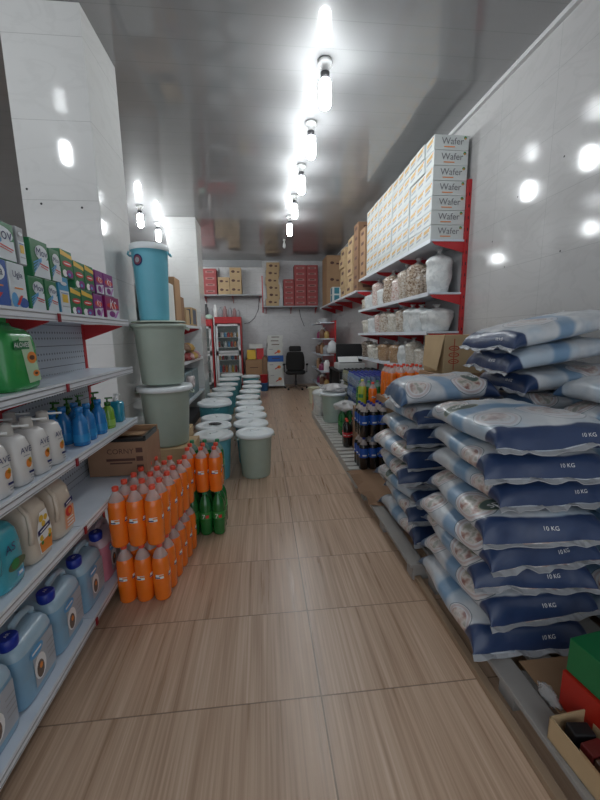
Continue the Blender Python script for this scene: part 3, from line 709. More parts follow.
o = make_pallet(.84, 1.95, 4.14, 6.42, .10, WOODW, 'x', 17, .045); tag(o, 'long bleached slatted pallet under the green bin and soda bags', 'pallet')
m = MB(); m.box(.86, .895, .45, 1.9, .0, .03, WOODB, bev=.003); tag(m.build('wood_batten'), 'thin brown batten on the floor along the front pallet', 'batten')
m = MB(); m.box(1.02, 1.5, .8, 1.22, .101, .105, KRAFT); tag(m.build('cardboard_sheet'), 'flat brown cardboard sheet on the pallet before the rice bags', 'cardboard')
m = MB(); g = 8
rr = [[(.79+.05*math.sin(i*1.3)+.0*j, 2.45+.09*i, .06 + (.06 if j == 0 else 0) * (1 if i % 3 else .5)) for i in range(9)] for j in range(1)]
for i in range(8):
    a = (.80+.012*math.sin(i*2.), 2.66+.1*i, .118+.022*math.sin(i*1.4)); b = (.80+.012*math.sin((i+1)*2.), 2.76+.1*i, .118+.022*math.sin((i+1)*1.4)); m.quad([a, (.90, 2.66+.1*i, .1045), (.90, 2.76+.1*i, .1045), b], KRAFT2); m.quad([(.90, 2.66+.1*i, .1045), (1.1, 2.66+.1*i, .1015), (1.1, 2.76+.1*i, .1015), (.90, 2.76+.1*i, .1045)], KRAFT2)
tag(m.build('cardboard_flap'), 'torn brown cardboard lying at the pallet edge behind the rice', 'cardboard')

# ------------------------------------------------------------------ rice bags
BL, BW, BH = .60, .56, .0615
HEM = mat('white_hem', (.36, .37, .39), .45, var=.2, scale=30)
def bag_dims(s):
    h = BH*max(0, 1-abs(s)**9)**.6 + .0025
    w = BW/2*(.93 + .03*math.cos(s*PI) + .04*abs(s)**8)
    zc = BH*1.0 - .040*abs(s)**9
    return w, h, zc
P_ = 2.9
def make_bag(seed, rice, words):
    t = thing('rice_bag', 'x', 'bag')
    m = MB(); uvl = m.bm.loops.layers.uv.new('UVMap'); n = 48; K = 45; UV = {}
    rings = []
    for s in [math.sin(PI/2*(-1 + 2*k/(K-1))) * .5 + .5*(-1 + 2*k/(K-1)) for k in range(K)]:
        w, h, zc = bag_dims(s); ring = []; y = s*BL/2
        pts = []
        for i in range(n):
            a = PI/2 - 2*PI*i/n; c, d = math.cos(a), math.sin(a)
            pts.append((w*math.copysign(abs(c)**(2/P_), c), h*math.copysign(abs(d)**(2/P_), d)))
        arc = [0]
        for i in range(1, n): arc.append(arc[-1] + math.hypot(pts[i][0]-pts[i-1][0], pts[i][1]-pts[i-1][1]))
        per = arc[-1] + math.hypot(pts[0][0]-pts[-1][0], pts[0][1]-pts[-1][1])
        for i in range(n):
            x, z = pts[i]; v = Vector((x*5, y*5, z*3)); A = abs(s)
            dz = .014*noise.noise(v*.8 + Vector((seed*9, 0, 0))) + .009*abs(noise.noise(v*2.4 + Vector((0, seed*5, 0)))) * (1 + 1.6*A**3)
            dx = .03*noise.noise(Vector((seed*3, y*5, 2))) + .02*noise.noise(Vector((seed*3, y*11, z*14)))
            dzh = (.020*noise.noise(Vector((x*4, seed*7, s))) + .010*noise.noise(Vector((x*11, seed*3, s)))) * A**4
            dy = (.018*noise.noise(Vector((x*5, seed, s))) + .007*noise.noise(Vector((x*16, z*20, seed)))) * A
            p = Vector((x*(1+dx), y + dy, zc + z + dz*(1-A**12)*(1 if z > 0 else .2) + dzh))
            p.z = max(p.z, .0015); vv = m.bm.verts.new(p); ring.append(vv)
            UV[vv] = (arc[i] if i <= n//2 else arc[i] - per, y)
        rings.append(ring)
    for k in range(K-1):
        for i in range(n):
            f = m.face([rings[k][i], rings[k][(i+1)%n], rings[k+1][(i+1)%n], rings[k+1][i]], rice, True)
            f.normal_flip()
            for lp in f.loops:
                u, v = UV[lp.vert]
                if i >= n//2 and u > 0: u = -u
                lp[uvl].uv = (u, v)
    m.face(rings[0], rice); m.face(list(reversed(rings[-1])), rice)
    rings_xy = [[tuple(v.co) for v in (rings[0], rings[-1])[e]] for e in (0, 1)]
    from mathutils.bvhtree import BVHTree
    bv = BVHTree.FromBMesh(m.bm)
    def proj(x, y, d=Vector((0, 0, -1))):
        o = Vector((x, y, 1)) if d.y == 0 else Vector((x, -.5, .02)) + Vector((0, -.0, y)) - d*.0
        h = bv.ray_cast(o, d)
        return h[0] - d*.007 if h[0] else Vector((x, y, BH*2))
    dx = random.uniform(-.03, .12)
    # weight mark on the navy end face, pressed on from the front
    m.text('10 KG', .024, LOGOW, (0,0,0), FX, FZ, fn=lambda x, y: proj(x+dx, .078+y*.9, Vector((0, 1, -.12)).normalized()))
    c, s_ = math.cos(R(18)), math.sin(R(18))
    for cx, cy, sz in words:
        m.text('spita', sz, LOGOW, (0,0,0), FX, FZ, fn=lambda x, y: proj(cx + x*c - y*s_, cy + x*s_ + y*c))
    m.build('sack_body', t)
    for e in (0, 1):
        yy = (-1 if e == 0 else 1); xs = sorted(rings_xy[e], key=lambda p: p[0])
        m = MB(); a = []; b = []; NN = 22
        for i in range(NN):
            x = xs[0][0] + (xs[-1][0]-xs[0][0])*i/(NN-1); wv = .007*math.sin(i*1.1+seed*3) + .004*math.sin(i*2.3+seed)
            q = min(xs, key=lambda p: abs(p[0]-x))
            a.append((x, q[1] - yy*.006, q[2])); b.append((x*1.02, q[1] + yy*(.016+.004*math.sin(i*.9)), max(.003, q[2]-.012+wv)))
        up = [[Vector(p)+Vector((0,0,.0028)) for p in a], [Vector(p)+Vector((0,0,.0028)) for p in b], [Vector(p)-Vector((0,0,.001)) for p in b], [Vector(p)-Vector((0,0,.001)) for p in a]]
        for q in range(4):
            for i in range(NN-1): m.quad([up[q][i], up[q][i+1], up[(q+1)%4][i+1], up[(q+1)%4][i]], HEM)
        m.build('stitched_hem', t)
    return t
W1 = ((-.13, -.165, .066),); W3 = ((-.2, .09, .05), (-.02, .16, .05))
BAGS = [Stamp(make_bag(.3, RICES[0], W1)), Stamp(make_bag(1.7, RICES[1], ())), Stamp(make_bag(2.9, RICES[2], W3)), Stamp(make_bag(4.4, RICES[1], ())), Stamp(make_bag(6.2, RICES[0], W1))]
TH = .1255
gA = 'rice bags in the piles at right'
def bag(k, x, y, z, rz, lab, sc=None): return BAGS[k % 5]((x, y, z), rz, lab, gA, sc)
offA = [(.0,.0),(.035,.03),(.03,.05),(-.005,.02),(.02,.0),(.06,.05),(.035,.03),(.03,.02)]
kA = (1, 4, 0, 0, 4, 3, 1, 2)
for i in range(8):
    dx, dy = offA[i]
    w = 'lowest on the pallet' if i == 0 else 'topmost, its whole top visible' if i == 7 else '%s from the bottom' % nth(i+1)
    bag(kA[i], 1.12+dx, 1.56+dy, .102 + i*TH, R((-3,3,-4,6,-5,2,-6,-2)[i]), 'rice bag in the front pile facing the camera, %s' % w, (1,1.06,.97))
offB = [(.02,0),(.03,0),(0,.0),(-.03,.0),(-.05,0),(.0,.02),(.02,.0)]
kB = (1, 3, 2, 0, 4, 1, 3)
for i in range(7):
    dx, dy = offB[i]
    bag(kB[i], 1.15+dx, 2.40+dy, .102 + i*(TH+.004), R((3,-4,6,-6,4,-3,2)[i]), 'rice bag in the second pile behind the front one, %s' % ('lowest on the pallet' if i == 0 else '%s from the bottom' % nth(i+1)))
o = bag(4, 1.16, 2.34, .118 + 7*(TH+.004), R(82), 'rice bag lying crosswise on top of the second pile', (.92,1.0,1.15)); o.rotation_euler.x = R(-5)
for i in range(8):
    bag(i+2, 1.765, 2.12, .102 + i*TH, R(90+2*(-1)**i), 'rice bag in the pile by the wall, %s from the bottom' % nth(i+1), (.93,.95,.97))
for i, (k, x, y, z, a, tl, sy) in enumerate(((3, 1.73, 2.10, 1.125, -91, 5, .98), (0, 1.655, 2.10, 1.265, -93, 9, 1.06), (2, 1.635, 2.09, 1.40, -88, 11, 1.08))):
    o = bag(k, x, y, z, R(a), 'rice bag tilted up against the wall on the wall pile, %s' % ('third from the top', 'just below the topmost', 'topmost one')[i], (.95,sy,1.0)); o.rotation_euler.x = R(tl)
for i in range(9):
    bag(i+3, 1.77, 1.46, .102 + i*TH, R(2*(-1)**i), 'rice bag in the pile behind right of the front one, %s from the bottom' % nth(i+1), (1,1,.98))

# ------------------------------------------------------------------ boxes at the lower right corner
DG2 = mat('deep_green_box', (.01, .16, .05), .35); DR2 = mat('deep_red_box', (.42, .02, .01), .35)
o = thing('gift_box', 'dark green box on top of the red box at the right edge', 'box', (1.255, .86, .255), R(8))
m = MB(); m.box(-.18,.18,-.2,.2,0,.13,DG2,bev=.003); m.rect((-.1812,-.05,.05),.08,.012,(0,-1,0),FZ,mat('pale_print',(.2,.35,.2),.5)); m.build('box_body', o)
o = thing('gift_box', 'red box under the dark green box at the right edge', 'box', (1.25, .87, .106), R(7))
m = MB(); m.box(-.19,.17,-.22,.19,0,.147,DR2,bev=.003); m.rect((-.1912,-.12,.09),.1,.05,(0,-1,0),FZ,LOGOB); m.disc((-.1918,-.12,.09),.02,(0,-1,0),FZ,LOGOW,14); m.build('box_body', o)
o = thing('cardboard_tray', 'open brown cardboard tray of small packets by the pallet edge', 'tray', (.995, .80, .102), R(4))
m = MB(); w, l, h, th = .07, .26, .085, .004
m.box(-w,w,-l,l*.55,0,th,TAN); m.box(-w,-w+th,-l,l*.55,0,h,TAN); m.box(w-th,w,-l,l*.55,0,h*.8,TAN); m.box(-w,w,l*.55-th,l*.55,0,h,TAN); m.box(-w,w,-l,-l+th,0,h,TAN)
m.quad([(-w-.001,-l,h),(-w-.001,l*.1,h),(-w-.03,l*.05,h+.05),(-w-.035,-l,h+.05)], TAN); m.build('tray_body', o)
for i in range(6):
    m = MB(); m.box(-.035,.035,-.022,.022,0,.075,[mat('packet_maroon',(.16,.02,.02),.3),BLACK,DARK,mat('packet_brown',(.12,.06,.04),.3)][i%4],bev=.004)
    tag(m.build('snack_packet', None, (.99, .62+.055*i, .1065), R(7*(-1)**i)), 'small dark packet in the brown tray, %s from the near end' % nth(i+1), 'packet', 'packets in the cardboard tray')
o = blob('plastic_wrap', film_mat('clear_film', (.75,.78,.8), .2, .35), .05, .17, .12, 5.1, .5); o.location = (1.02, 1.06, .106); o.scale = (.5,.3,.35); tag(o, 'crumpled clear plastic wrap beside the red box', 'plastic wrap')

# ------------------------------------------------------------------ right wall shelves
RX0, RX1 = XR-.02, 1.69
RZ = (1.062, 1.468, 1.86, 2.37)
ru = thing('bracket_shelf', 'long red and white wall shelf carrying wafer cartons and grain sacks', 'shelf')
bays = [(3.71, 4.62), (4.62, 5.54), (5.54, 6.46)]
for k, z in enumerate(RZ):
    for a, b in bays:
        m = MB(); m.box(RX1+.004, RX0, a+.002, b-.002, z-.02, z, SHELF, bev=.003); q = m.build('shelf_board', ru)
        m = MB(); m.box(RX1-.004, RX1+.004, a+.002, b-.002, z-.034, z+.004, RAIL); m.build('price_rail', q)
    for y in (3.715, 4.62, 5.54, 6.44):
        m = MB(); Pq = [(RX0, z-.022), (RX1+.02, z-.022), (RX1+.05, z-.05), (RX0, z-.13)]
        m.loft([[(x, y, zz) for x, zz in Pq], [(x, y+.012, zz) for x, zz in Pq]], RED, smooth=False); m.build('bracket', ru)
for y in (3.70, 4.60, 5.52, 6.42):
    m = MB(); m.box(RX0-.02, RX0+.019, y, y+.035, 0, 2.92, RED)
    for kz in range(24): m.rect((RX0-.0212, y+.0175, .3+kz*.108), .008, .035, Y1, Z1, BLACK); m.rect((RX0, y-.0012, .3+kz*.108), .01, .03, FX, FZ, BLACK)
    m.build('upright', ru)
m = MB(); m.box(RX0+.002, RX0+.018, 3.74, 6.44, .1, 2.36, mat('back_sheet', (.42,.42,.43), .4)); m.build('back_panel', ru)

# wafer cartons
WAF = mat('wafer_board', (.62, .65, .64), .5, var=.04); WEND = mat('wafer_end', (.50, .50, .49), .5)
def make_wafer():
    w, d, h = .345, .192, .1345
    t = thing('wafer_carton', 'x', 'carton')
    m = MB(); m.box(-w/2, w/2, -d/2+.0015, d/2-.0015, 0, h-.003, WAF, bev=.003)
    y = -d/2-.0012
    m.text('Wafer', .085, mat('wafer_ink', (.16,.16,.17), .5), (.01, y, h*.55), FX, FZ); m.rect((-.02,y,h*.2), .11, .009, FX, FZ, LOGOO); m.disc((.135,y,h*.8), .015, FX, FZ, LOGOG, 12); m.disc((.135,y-.0006,h*.75), .008, FX, FZ, LOGOO, 10)
    x = -w/2-.0012; ys = (0,-1,0)
    m.rect((x,0,h*.66), .125, .034, (0,-1,.12), FZ, mat('wafer_gold', (.62,.38,.12), .5)); m.rect((x,.01,h*.38), .11, .02, (0,-1,.12), FZ, mat('wafer_grey', (.34,.37,.42), .5)); m.disc((x,-.07,h*.82), .01, ys, FZ, LOGOO, 8)
    m.build('carton_body', t)
    return t
wf = Stamp(make_wafer()); ncol = 12
for c in range(ncol):
    y = 3.825 + c*.193
    nrow = 7
    for r_ in range(nrow):
        dx = (-.025 if r_ == 6 else -.012) if c in (1, 2) and r_ > 4 else .006*(c % 3)
        wf((RX1 + .177 + dx*.6 + random.uniform(-.003,.003), y, RZ[3] + .0045 + r_*.1346), random.uniform(-.008,.008), 'white wafer carton, %s stack from the near end, %s' % (nth(c+1), 'on the shelf' if r_ == 0 else 'top of its stack' if r_ == nrow-1 else '%s from bottom' % nth(r_+1)), 'wafer cartons on the top shelf')
def d_small(m, w, d, h):
    m.rect((0,-d/2-.001,h*.5), w*.5, h*.3, FX, FZ, INK); m.rect((-w/2-.001,0,h*.5), d*.5, h*.3, (0,-1,0), FZ, INK)
bk = Stamp(make_carton(.34, .30, .155, KRAFT, d_small))
for r_ in range(5): bk((RX1+.175, 6.285, RZ[3]+.003+r_*.156), 0, 'small brown carton past the last wafer stack, %s from the shelf' % nth(r_+1), 'brown cartons past the wafers')

# sacks
def make_sack(mt, h, r, seed, film, name='grain_sack', top=True, sq=1.0):
    t = thing(name, 'x', 'sack')
    m = MB(); rr = []; n = 26; K = 16
    for k in range(K):
        f = k/(K-1)
        s = (.86 + .5*f) if f < .12 else (.92 + .10*math.sin(f*PI*.9)) if f < .78 else (.97*max(.0, 1-((f-.78)/.22)**1.9)**.6 + .12)
        ring = []
        for i in range(n):
            a = 2*PI*i/n; q = 1 + .2*noise.noise(Vector((1.5*math.cos(a)+seed*4, 1.5*math.sin(a), 2.5*f+seed))) + .03*noise.noise(Vector((6*math.cos(a), 6*math.sin(a)+seed, 9*f)))
            ring.append((r*s*q*math.cos(a), r*sq*s*q*math.sin(a), h*.88*f))
        rr.append(ring)
    m.loft(rr, mt); m.build('sack_body', t)
    if top:
        m = MB(); rr = []; z0 = h*.70
        for z, s in ((z0,.93),(h*.78,.72),(h*.86,.36),(h*.91,.15),(h*.935,.13),(h*.97,.22),(h,.30)):
            rr.append([(r*s*(1+.22*math.sin(5*a_+seed)*(z > h*.8))*math.cos(a_), r*sq*s*(1+.22*math.sin(5*a_+seed)*(z > h*.8))*math.sin(a_), z) for a_ in [2*PI*i/20 for i in range(20)]])
        m.loft(rr, film, cap0=False, cap1=False); m.build('tied_neck', t)
    return t
FILM = film_mat('sack_film', (.72,.72,.70), .22, .5)
SW = grain_mat('white_powder', ((.62,.64,.64),(.70,.72,.71),(.74,.75,.74)), 30); SN = grain_mat('nuts', ((.22,.14,.09),(.42,.32,.23),(.60,.53,.45)), 55); SB = grain_mat('beans', ((.35,.27,.2),(.5,.42,.34),(.62,.57,.5)), 60)
STN = grain_mat('tan_meal', ((.34,.20,.10),(.42,.26,.14),(.48,.32,.19)), 90); SP = grain_mat('pale_grain', ((.5,.45,.36),(.6,.56,.48),(.68,.65,.6)), 80); SD = grain_mat('dark_spice', ((.10,.07,.05),(.2,.15,.11),(.34,.28,.23)), 60); SPK = grain_mat('pink_pulse', ((.5,.3,.25),(.62,.5,.45),(.7,.64,.6)), 70)
z = RZ[2] + .003
sd = [ # x, y, z, r, h, mat, label
 (1.90,3.80,z,.115,.44,SW,'tall white powder sack tied at the neck, nearest on the second shelf'),
 (1.92,4.03,z,.085,.34,SD,'dark spice sack leaning behind the tall white powder sack'),
 (1.82,4.26,z,.125,.48,SN,'large tall sack of speckled nuts on the second shelf'),
 (1.81,4.58,z,.095,.40,SB,'grey beige bean sack left of the large nut sack'),
 (1.80,4.84,z,.085,.33,SPK,'pinkish pulse sack second left of the large nut sack'),
 (1.82,5.10,z,.12,.42,SN,'speckled nut sack in the middle of the second shelf'),
 (1.80,5.42,z,.085,.27,SW,'small white sack with pink print, far part of second shelf'),
 (1.81,5.70,z,.09,.40,SPK,'pink white sack with a tall neck, far part of second shelf'),
 (1.80,6.02,z,.11,.24,SW,'squat white sack near the far end of the second shelf'),
 (1.80,6.29,z,.09,.2,SB,'small grey sack at the far end of the second shelf'),
]
z = RZ[1] + .003
sd += [
 (1.88,3.80,z,.14,.26,SW,'fat white sack nearest on the third shelf'),
 (1.80,4.07,z,.12,.28,SW,'white sack with a folded top, second on the third shelf'),
 (1.80,4.33,z,.10,.30,SW,'white sack between the folded one and a clear tied bag'),
 (1.80,4.62,z,.09,.34,SB,'clear tied bag with a long neck on the third shelf'),
 (1.80,4.90,z,.10,.28,SP,'pale grain sack in the middle of the third shelf'),
 (1.80,5.22,z,.10,.35,SB,'tall grey bag left of the pale grain sack'),
 (1.80,5.52,z,.09,.33,SPK,'bag with an orange tag on the third shelf'),
 (1.80,5.84,z,.10,.26,SW,'white bag with red stripes near the third shelf far end'),
 (1.80,6.2,z,.10,.24,SP,'pale bag at the far end of the third shelf'),
]
z = RZ[0] + .003
sd += [
 (1.83,4.02,z,.10,.24,SP,'pale grain bag slumped beside the printed carton'),
 (1.80,4.26,z,.09,.33,SP,'clear tall necked grain bag on the fourth shelf'),
 (1.79,4.50,z,.085,.27,SW,'white sack on the fourth shelf, left of the necked bag'),
 (1.79,4.78,z,.10,.26,STN,'rounded tan meal sack nearest on the fourth shelf'),
 (1.83,4.99,z,.07,.24,SPK,'small pinkish bag between the two tan sacks'),
 (1.79,5.25,z,.105,.26,STN,'rounded tan meal sack farther along the fourth shelf'),
 (1.80,5.55,z,.095,.20,SP,'low pale sack left of the tan sacks'),
 (1.80,5.83,z,.11,.24,SP,'plump pale sack in the far part of the fourth shelf'),
 (1.80,6.18,z,.11,.29,SD,'dark grey sack at the far end of the fourth shelf'),
]
for i, (x, y, zz, r, h, mt, lab) in enumerate(sd):
    o = make_sack(mt, min(h*1.08, .45 if zz > 1.8 else .335), r*1.08, i*1.37+.5, FILM); o.location = (min(x+.03, 1.88), y+.10, zz); tag(o, lab, 'sack', 'sacks on the right wall shelf')
m = MB(); m.tube([(RX1-.008, 5.86+.05*math.cos(a), 1.60+.06*math.sin(a)) for a in [PI*2*i/12 for i in range(12)]], .008, RUBY)
bpy.data.objects.remove(m.build('tmp'))

# printed carton before the shelf
def d_fish(m, w, d, h):
    y = -d/2-.0012; rd = mat('brick_ink', (.45,.07,.03), .6)
    for k in range(3): m.disc((-.12, y-.0004*k, h*(.66-.17*k)), .05, FX, FZ, rd, 16, .022); m.disc((-.12, y-.0004*k-.0003, h*(.66-.17*k)), .038, FX, FZ, TAN, 16, .014); m.rect((-.12,y-.0004*k-.0005,h*(.66-.17*k)),.05,.006,FX,FZ,rd)
    m.rect((-.12, y-.002, h*.5), .008, h*.8, FX, FZ, rd)
for i in range(2):
    o = make_carton(.5, .4, .545, KRAFT, None); stack_label(o, 'brown carton below the red printed carton, %s' % ('lowest one' if i == 0 else 'upper one'), (1.79, 3.32, .001+i*.5465), 0)
o = make_carton(.42, .4, .34, TAN, d_fish); stack_label(o, 'tan carton with red print standing behind the rice bags', (1.79, 3.30, 1.094), 0)
m = MB(); m.quad([(-.212,-.2,.335),(-.212,.18,.335),(-.245,.15,.06),(-.26,-.18,.03)], TAN); m.build('flap', o)

# ------------------------------------------------------------------ sodas and packs on the right
for tier in range(2):
    for r_ in range(3):
        for c in range(3):
            sp((.985 + c*D, 3.49 + r_*D, .101 + tier*HB), R(10*random.uniform(-1,1)), 'blue labelled cola behind the rice bags, %s tier, %s row from front, %s' % ('upper' if tier else 'lower', nth(r_+1), side[c]), 'blue labelled colas on the slatted pallet')
for tier in range(2):
    for r_ in range(2):
        for c in range(2):
            s7((1.29 + c*D, 3.31 + r_*D, .101 + tier*HB), R(20), 'green soda right of the blue colas, %s tier, %s row, %s' % ('upper' if tier else 'lower', nth(r_+1), side[c*2]), 'green sodas right of the blue colas')
for i, (x, y) in enumerate(((.99,4.25),(1.085,4.27),(1.0,4.345),(1.095,4.365))):
    sc_((x, y, .101), R(30), 'red labelled cola bottle on the long pallet, %s of the four' % ['nearest left', 'nearest right', 'far left', 'far right'][i], 'red labelled colas')
for i, (x, y) in enumerate(((1.06,4.78),(1.157,4.79),(1.055,4.875),(1.152,4.885))):
    s7((x, y, .101), R(10), 'green soda under the white plastic bag, %s of the four' % ['near left', 'near right', 'far left', 'far right'][i], 'green sodas under a plastic bag')
PBAG = film_mat('plastic_bag_film', (.72,.70,.70), .25, .75)
o = blob('plastic_bag', PBAG, .15, .15, .13, 3.3, .8, 30, 9); o.location = (1.105, 4.85, .437); tag(o, 'crumpled whitish plastic bag on top of green soda bottles', 'plastic bag')
o = make_bin(.45, .19, mat('pale_sage_plastic', (.40,.50,.44), .4), LIDW); o.location = (1.085, 5.62, .101); tag(o, 'pale green bin with white bags on its lid on the long pallet', 'bin')
o = blob('plastic_bag', PBAG, .2, .17, .12, 7.7, .8, 30, 9); o.location = (1.1, 5.64, .58); tag(o, 'white plastic bag lying on the pale green bin', 'plastic bag')
o = make_sack(SW, .52, .15, 9.3, FILM); o.location = (.98, 6.12, .101); tag(o, 'white sack standing left behind the pale green bin', 'sack')
o = make_sack(SW, .58, .17, 11.3, FILM); o.location = (1.37, 6.22, .101); tag(o, 'white sack standing right behind the pale green bin', 'sack')
m = MB(); m.lathe([(.02,0),(.05,.003),(.055,.02),(.055,.3),(.04,.33),(.03,.34)], REDL, 18); tag(m.build('red_canister', None, (.92, 6.42, .101)), 'red canister on the pallet beside the white sack', 'canister')
o = make_bin(.36, .125, mat('cream_plastic', (.62,.60,.44), .4), None, name='bucket'); o.location = (1.07, 7.7, 0); tag(o, 'cream bucket on the floor near the chair', 'bucket')
# shrink-wrapped packs
def make_pack(base, cap, w=.26, d=.38, h=.20):
    t = thing('bottle_pack', 'x', 'pack')
    m = MB(); nx, ny = 4, 6
    for i in range(nx):
        for j in range(ny):
            m.lathe([(.028,0),(.031,.004),(.031,h*.62),(.02,h*.8),(.011,h*.88)], base, 10, (-w/2+w*(i+.5)/nx, -d/2+d*(j+.5)/ny, 0))
    m.build('bottles', t)['kind'] = 'stuff'
    m = MB()
    for i in range(nx):
        for j in range(ny): m.lathe([(.012,h*.87),(.013,h*.88),(.013,h-.004)], cap, 8, (-w/2+w*(i+.5)/nx, -d/2+d*(j+.5)/ny, 0))
    m.build('caps', t)['kind'] = 'stuff'
    m = MB(); m.box(-w/2,w/2,-d/2,d/2,.02,h*.66,film_mat('pack_film',(.7,.75,.8),.15,.28),bev=.015); m.build('shrink_wrap', t)
    return t
PWB = mat('navy_can', (.03,.07,.22), .25, coat=.4); PWG = mat('olive_can', (.20,.20,.12), .25, coat=.4); PWS = mat('silver_blue_can', (.12,.18,.30), .25, coat=.4)
pk = [Stamp(make_pack(PWB, CAPB)), Stamp(make_pack(PWG, BLACK)), Stamp(make_pack(PWS, CAPB))]
for ci, (x, y, nz, km) in enumerate(((1.40,4.98,4,0),(1.66,4.98,4,0),(1.42,5.38,4,2),(1.68,5.38,4,0),(1.44,5.79,4,1),(1.70,5.79,4,1))):
    cw = ['near left', 'near right', 'middle left', 'middle right', 'far left', 'far right'][ci]
    for k in range(nz):
        q = km if (k+ci) % 3 else (2 if km == 0 else km)
        pk[q]((x + random.uniform(-.01,.01), y, .101 + k*.202), R(random.uniform(-3,3)), 'shrink wrapped bottle pack in the %s stack, %s from the pallet' % (cw, nth(k+1)), 'shrink wrapped packs on the pallet')
zt = .101 + 4*.202 + .002
# loose bottles standing on a low carton behind the colas
o = make_carton(.44, .36, .50, KRAFT2, None); stack_label(o, 'brown carton under the loose orange sodas below the wall shelf', (1.46, 3.74, .101))
o = make_carton(.44, .36, .197, KRAFT, None); stack_label(o, 'low brown carton directly under the loose orange sodas', (1.46, 3.74, .602))
for r_ in range(3):
    for c in range(4):
        so((1.305 + c*.1, 3.63 + r_*.1, .80), R(9*c), 'orange soda on the carton below the wall shelf, %s row, %s from the left' % (nth(r_+1), nth(c+1)), 'orange sodas below the wall shelf')
o = make_carton(.30, .30, .52, KRAFT2, None); stack_label(o, 'brown carton behind the blue labelled colas with loose bottles on it', (1.20, 3.99+.08, .101))
ly = Stamp(make_soda(mat('lime_drink', (.45,.55,.05), .15, coat=.4), CLEAR, CAPY, lambda m: arc_patch(m, .0478, .13, .17, PI*1.3, 1.2, LOGOG, 5)))
ly((1.10, 4.0, .622), 0, 'yellow green drink bottle above the blue labelled colas', None, (1,1,1))
so((1.215, 3.98, .622), 0, 'lone orange soda above the blue labelled colas', None, (1,1,.9))
for i in range(3): st_((1.11+.1*i, 4.12, .622), R(33*i), 'pale green bottle above the colas, %s from the left' % nth(i+1), 'loose pale green bottles', (1,1,.9))

# ------------------------------------------------------------------ second left shelf (beyond the column)
LX0, LX1 = -1.52, -1.12
lu = thing('shelf_unit', 'white shelf with red brackets between the two columns at left', 'shelf')
LZ = (.48, 1.08, 1.62)
for z in LZ:
    for a, b in ((4.3,5.7),(5.7,7.1)):
        m = MB(); m.box(LX0, LX1-.004, a+.002, b-.002, z-.022, z, SHELF, bev=.003); q = m.build('shelf_board', lu)
        m = MB(); m.box(LX1-.004, LX1+.004, a+.002, b-.002, z-.036, z+.004, RAIL); m.build('price_rail', q)
    for y in (4.3, 5.7, 7.085):
        m = MB(); Pq = [(LX0, z-.024), (LX1-.02, z-.024), (LX1-.05, z-.05), (LX0, z-.16)]
        m.loft([[(x, y, zz) for x, zz in Pq], [(x, y+.012, zz) for x, zz in Pq]], RED, smooth=False); m.build('bracket', lu)
m = MB(); m.box(LX0-.02, LX0, 4.3, 7.1, 0, 2.1, mat('grey_green_sheet', (.30,.36,.37), .4)); m.build('back_panel', lu)
m = MB(); m.box(LX0, LX1-.05, 4.3, 7.1, 0, .12, DARK); m.build('plinth', lu)
def cbox(w,d,h,base,lab,loc,rz=0,deco=None,group=None): return stack_label(make_carton(w,d,h,base,deco), lab, loc, rz, 'carton', group)
zt2 = LZ[2]+.004
cbox(.3,.5,.5,CART_WH,'tall white carton behind the blue bin on the far left shelf',(-1.3,4.95,zt2))
cbox(.3,.34,.62,KRAFT,'tall brown carton beside the white carton on the left shelf',(-1.3,5.45,zt2))
cbox(.26,.2,.4,KRAFT2,'dark brown narrow carton on the top of the far left shelf',(-1.29,5.78,zt2))
cbox(.26,.26,.24,TAN,'small tan carton on the top of the far left shelf',(-1.28,6.08,zt2))
def d_win(m,w,d,h): m.rect((w/2+.001,0,h*.5), d*.7, h*.8, (0,1,0), FZ, mat('navy_pane',(.04,.08,.13),.3)); m.rect((0,-d/2-.001,h*.5), w*.8, h*.8, FX, FZ, MATS['navy_pane'])
cbox(.26,.45,.30,TAN,'tan carton with a dark blue front at the end of the left shelf',(-1.27,6.6,zt2),0,d_win)
cbox(.28,.3,.2,TAN,'tan carton on the middle board of the far left shelf',(-1.28,5.42,LZ[1]+.004))
fl = [mat('bunch_red',(.30,.05,.05),.5), mat('bunch_pink',(.45,.28,.28),.5), mat('bunch_brown',(.22,.13,.08),.5), mat('bunch_gold',(.45,.28,.08),.5)]
for i in range(9):
    o = blob('snack_bag', fl[i % 4], .10, .11, .13, i*1.9, .4); o.location = (-1.19 + .03*(i%2), 5.85 + .14*(i % 6), LZ[1]+.005 + (.14 if i >= 6 else 0)); tag(o, 'crinkled snack bag heaped on the left shelf, %s in the heap' % nth(i+1), 'snack bag', 'snack bags on the far left shelf')
m = MB(); m.lathe([(.03,0),(.03,.1),(.05,.15),(.03,.2),(.012,.21)], WHITE, 16); tag(m.build('white_jug', None, (-1.19,5.65,LZ[1]+.004)), 'small white jug beside the snack bags on the left shelf', 'jug')
t = thing('tape_roll', 'pale round roll hanging at the front of the left shelf', 'roll', (-1.01, 5.5, .80)); 
m = MB()
rr = [[(dx, r*math.cos(2*PI*i/24), r*math.sin(2*PI*i/24)) for i in range(24)] for dx, r in ((-.10,.035),(-.10,.085),(.0,.085),(.0,.035),(-.10,.035))]
m.loft(rr, mat('pinkish_white', (.6,.52,.52), .4), cap0=False, cap1=False); m.build('roll_body', t)
m = MB(); m.tube([(-.115,0,.03),(.01,0,.03)], .01, STEEL); m.build('hook', t)
for i in range(4):
    m = MB(); m.box(-.17,.17,-.27,.27,0,.42,mat('teal_grey_board',(.20,.27,.29),.4),bev=.012); tag(m.build('wrapped_parcel', None, (-1.325, 4.7+.56*i + (.02*i), LZ[0]+.005)), 'big grey teal parcel on the low board of the left shelf, %s' % ['nearest','second','third','farthest'][i], 'parcel', 'parcels on the low board')

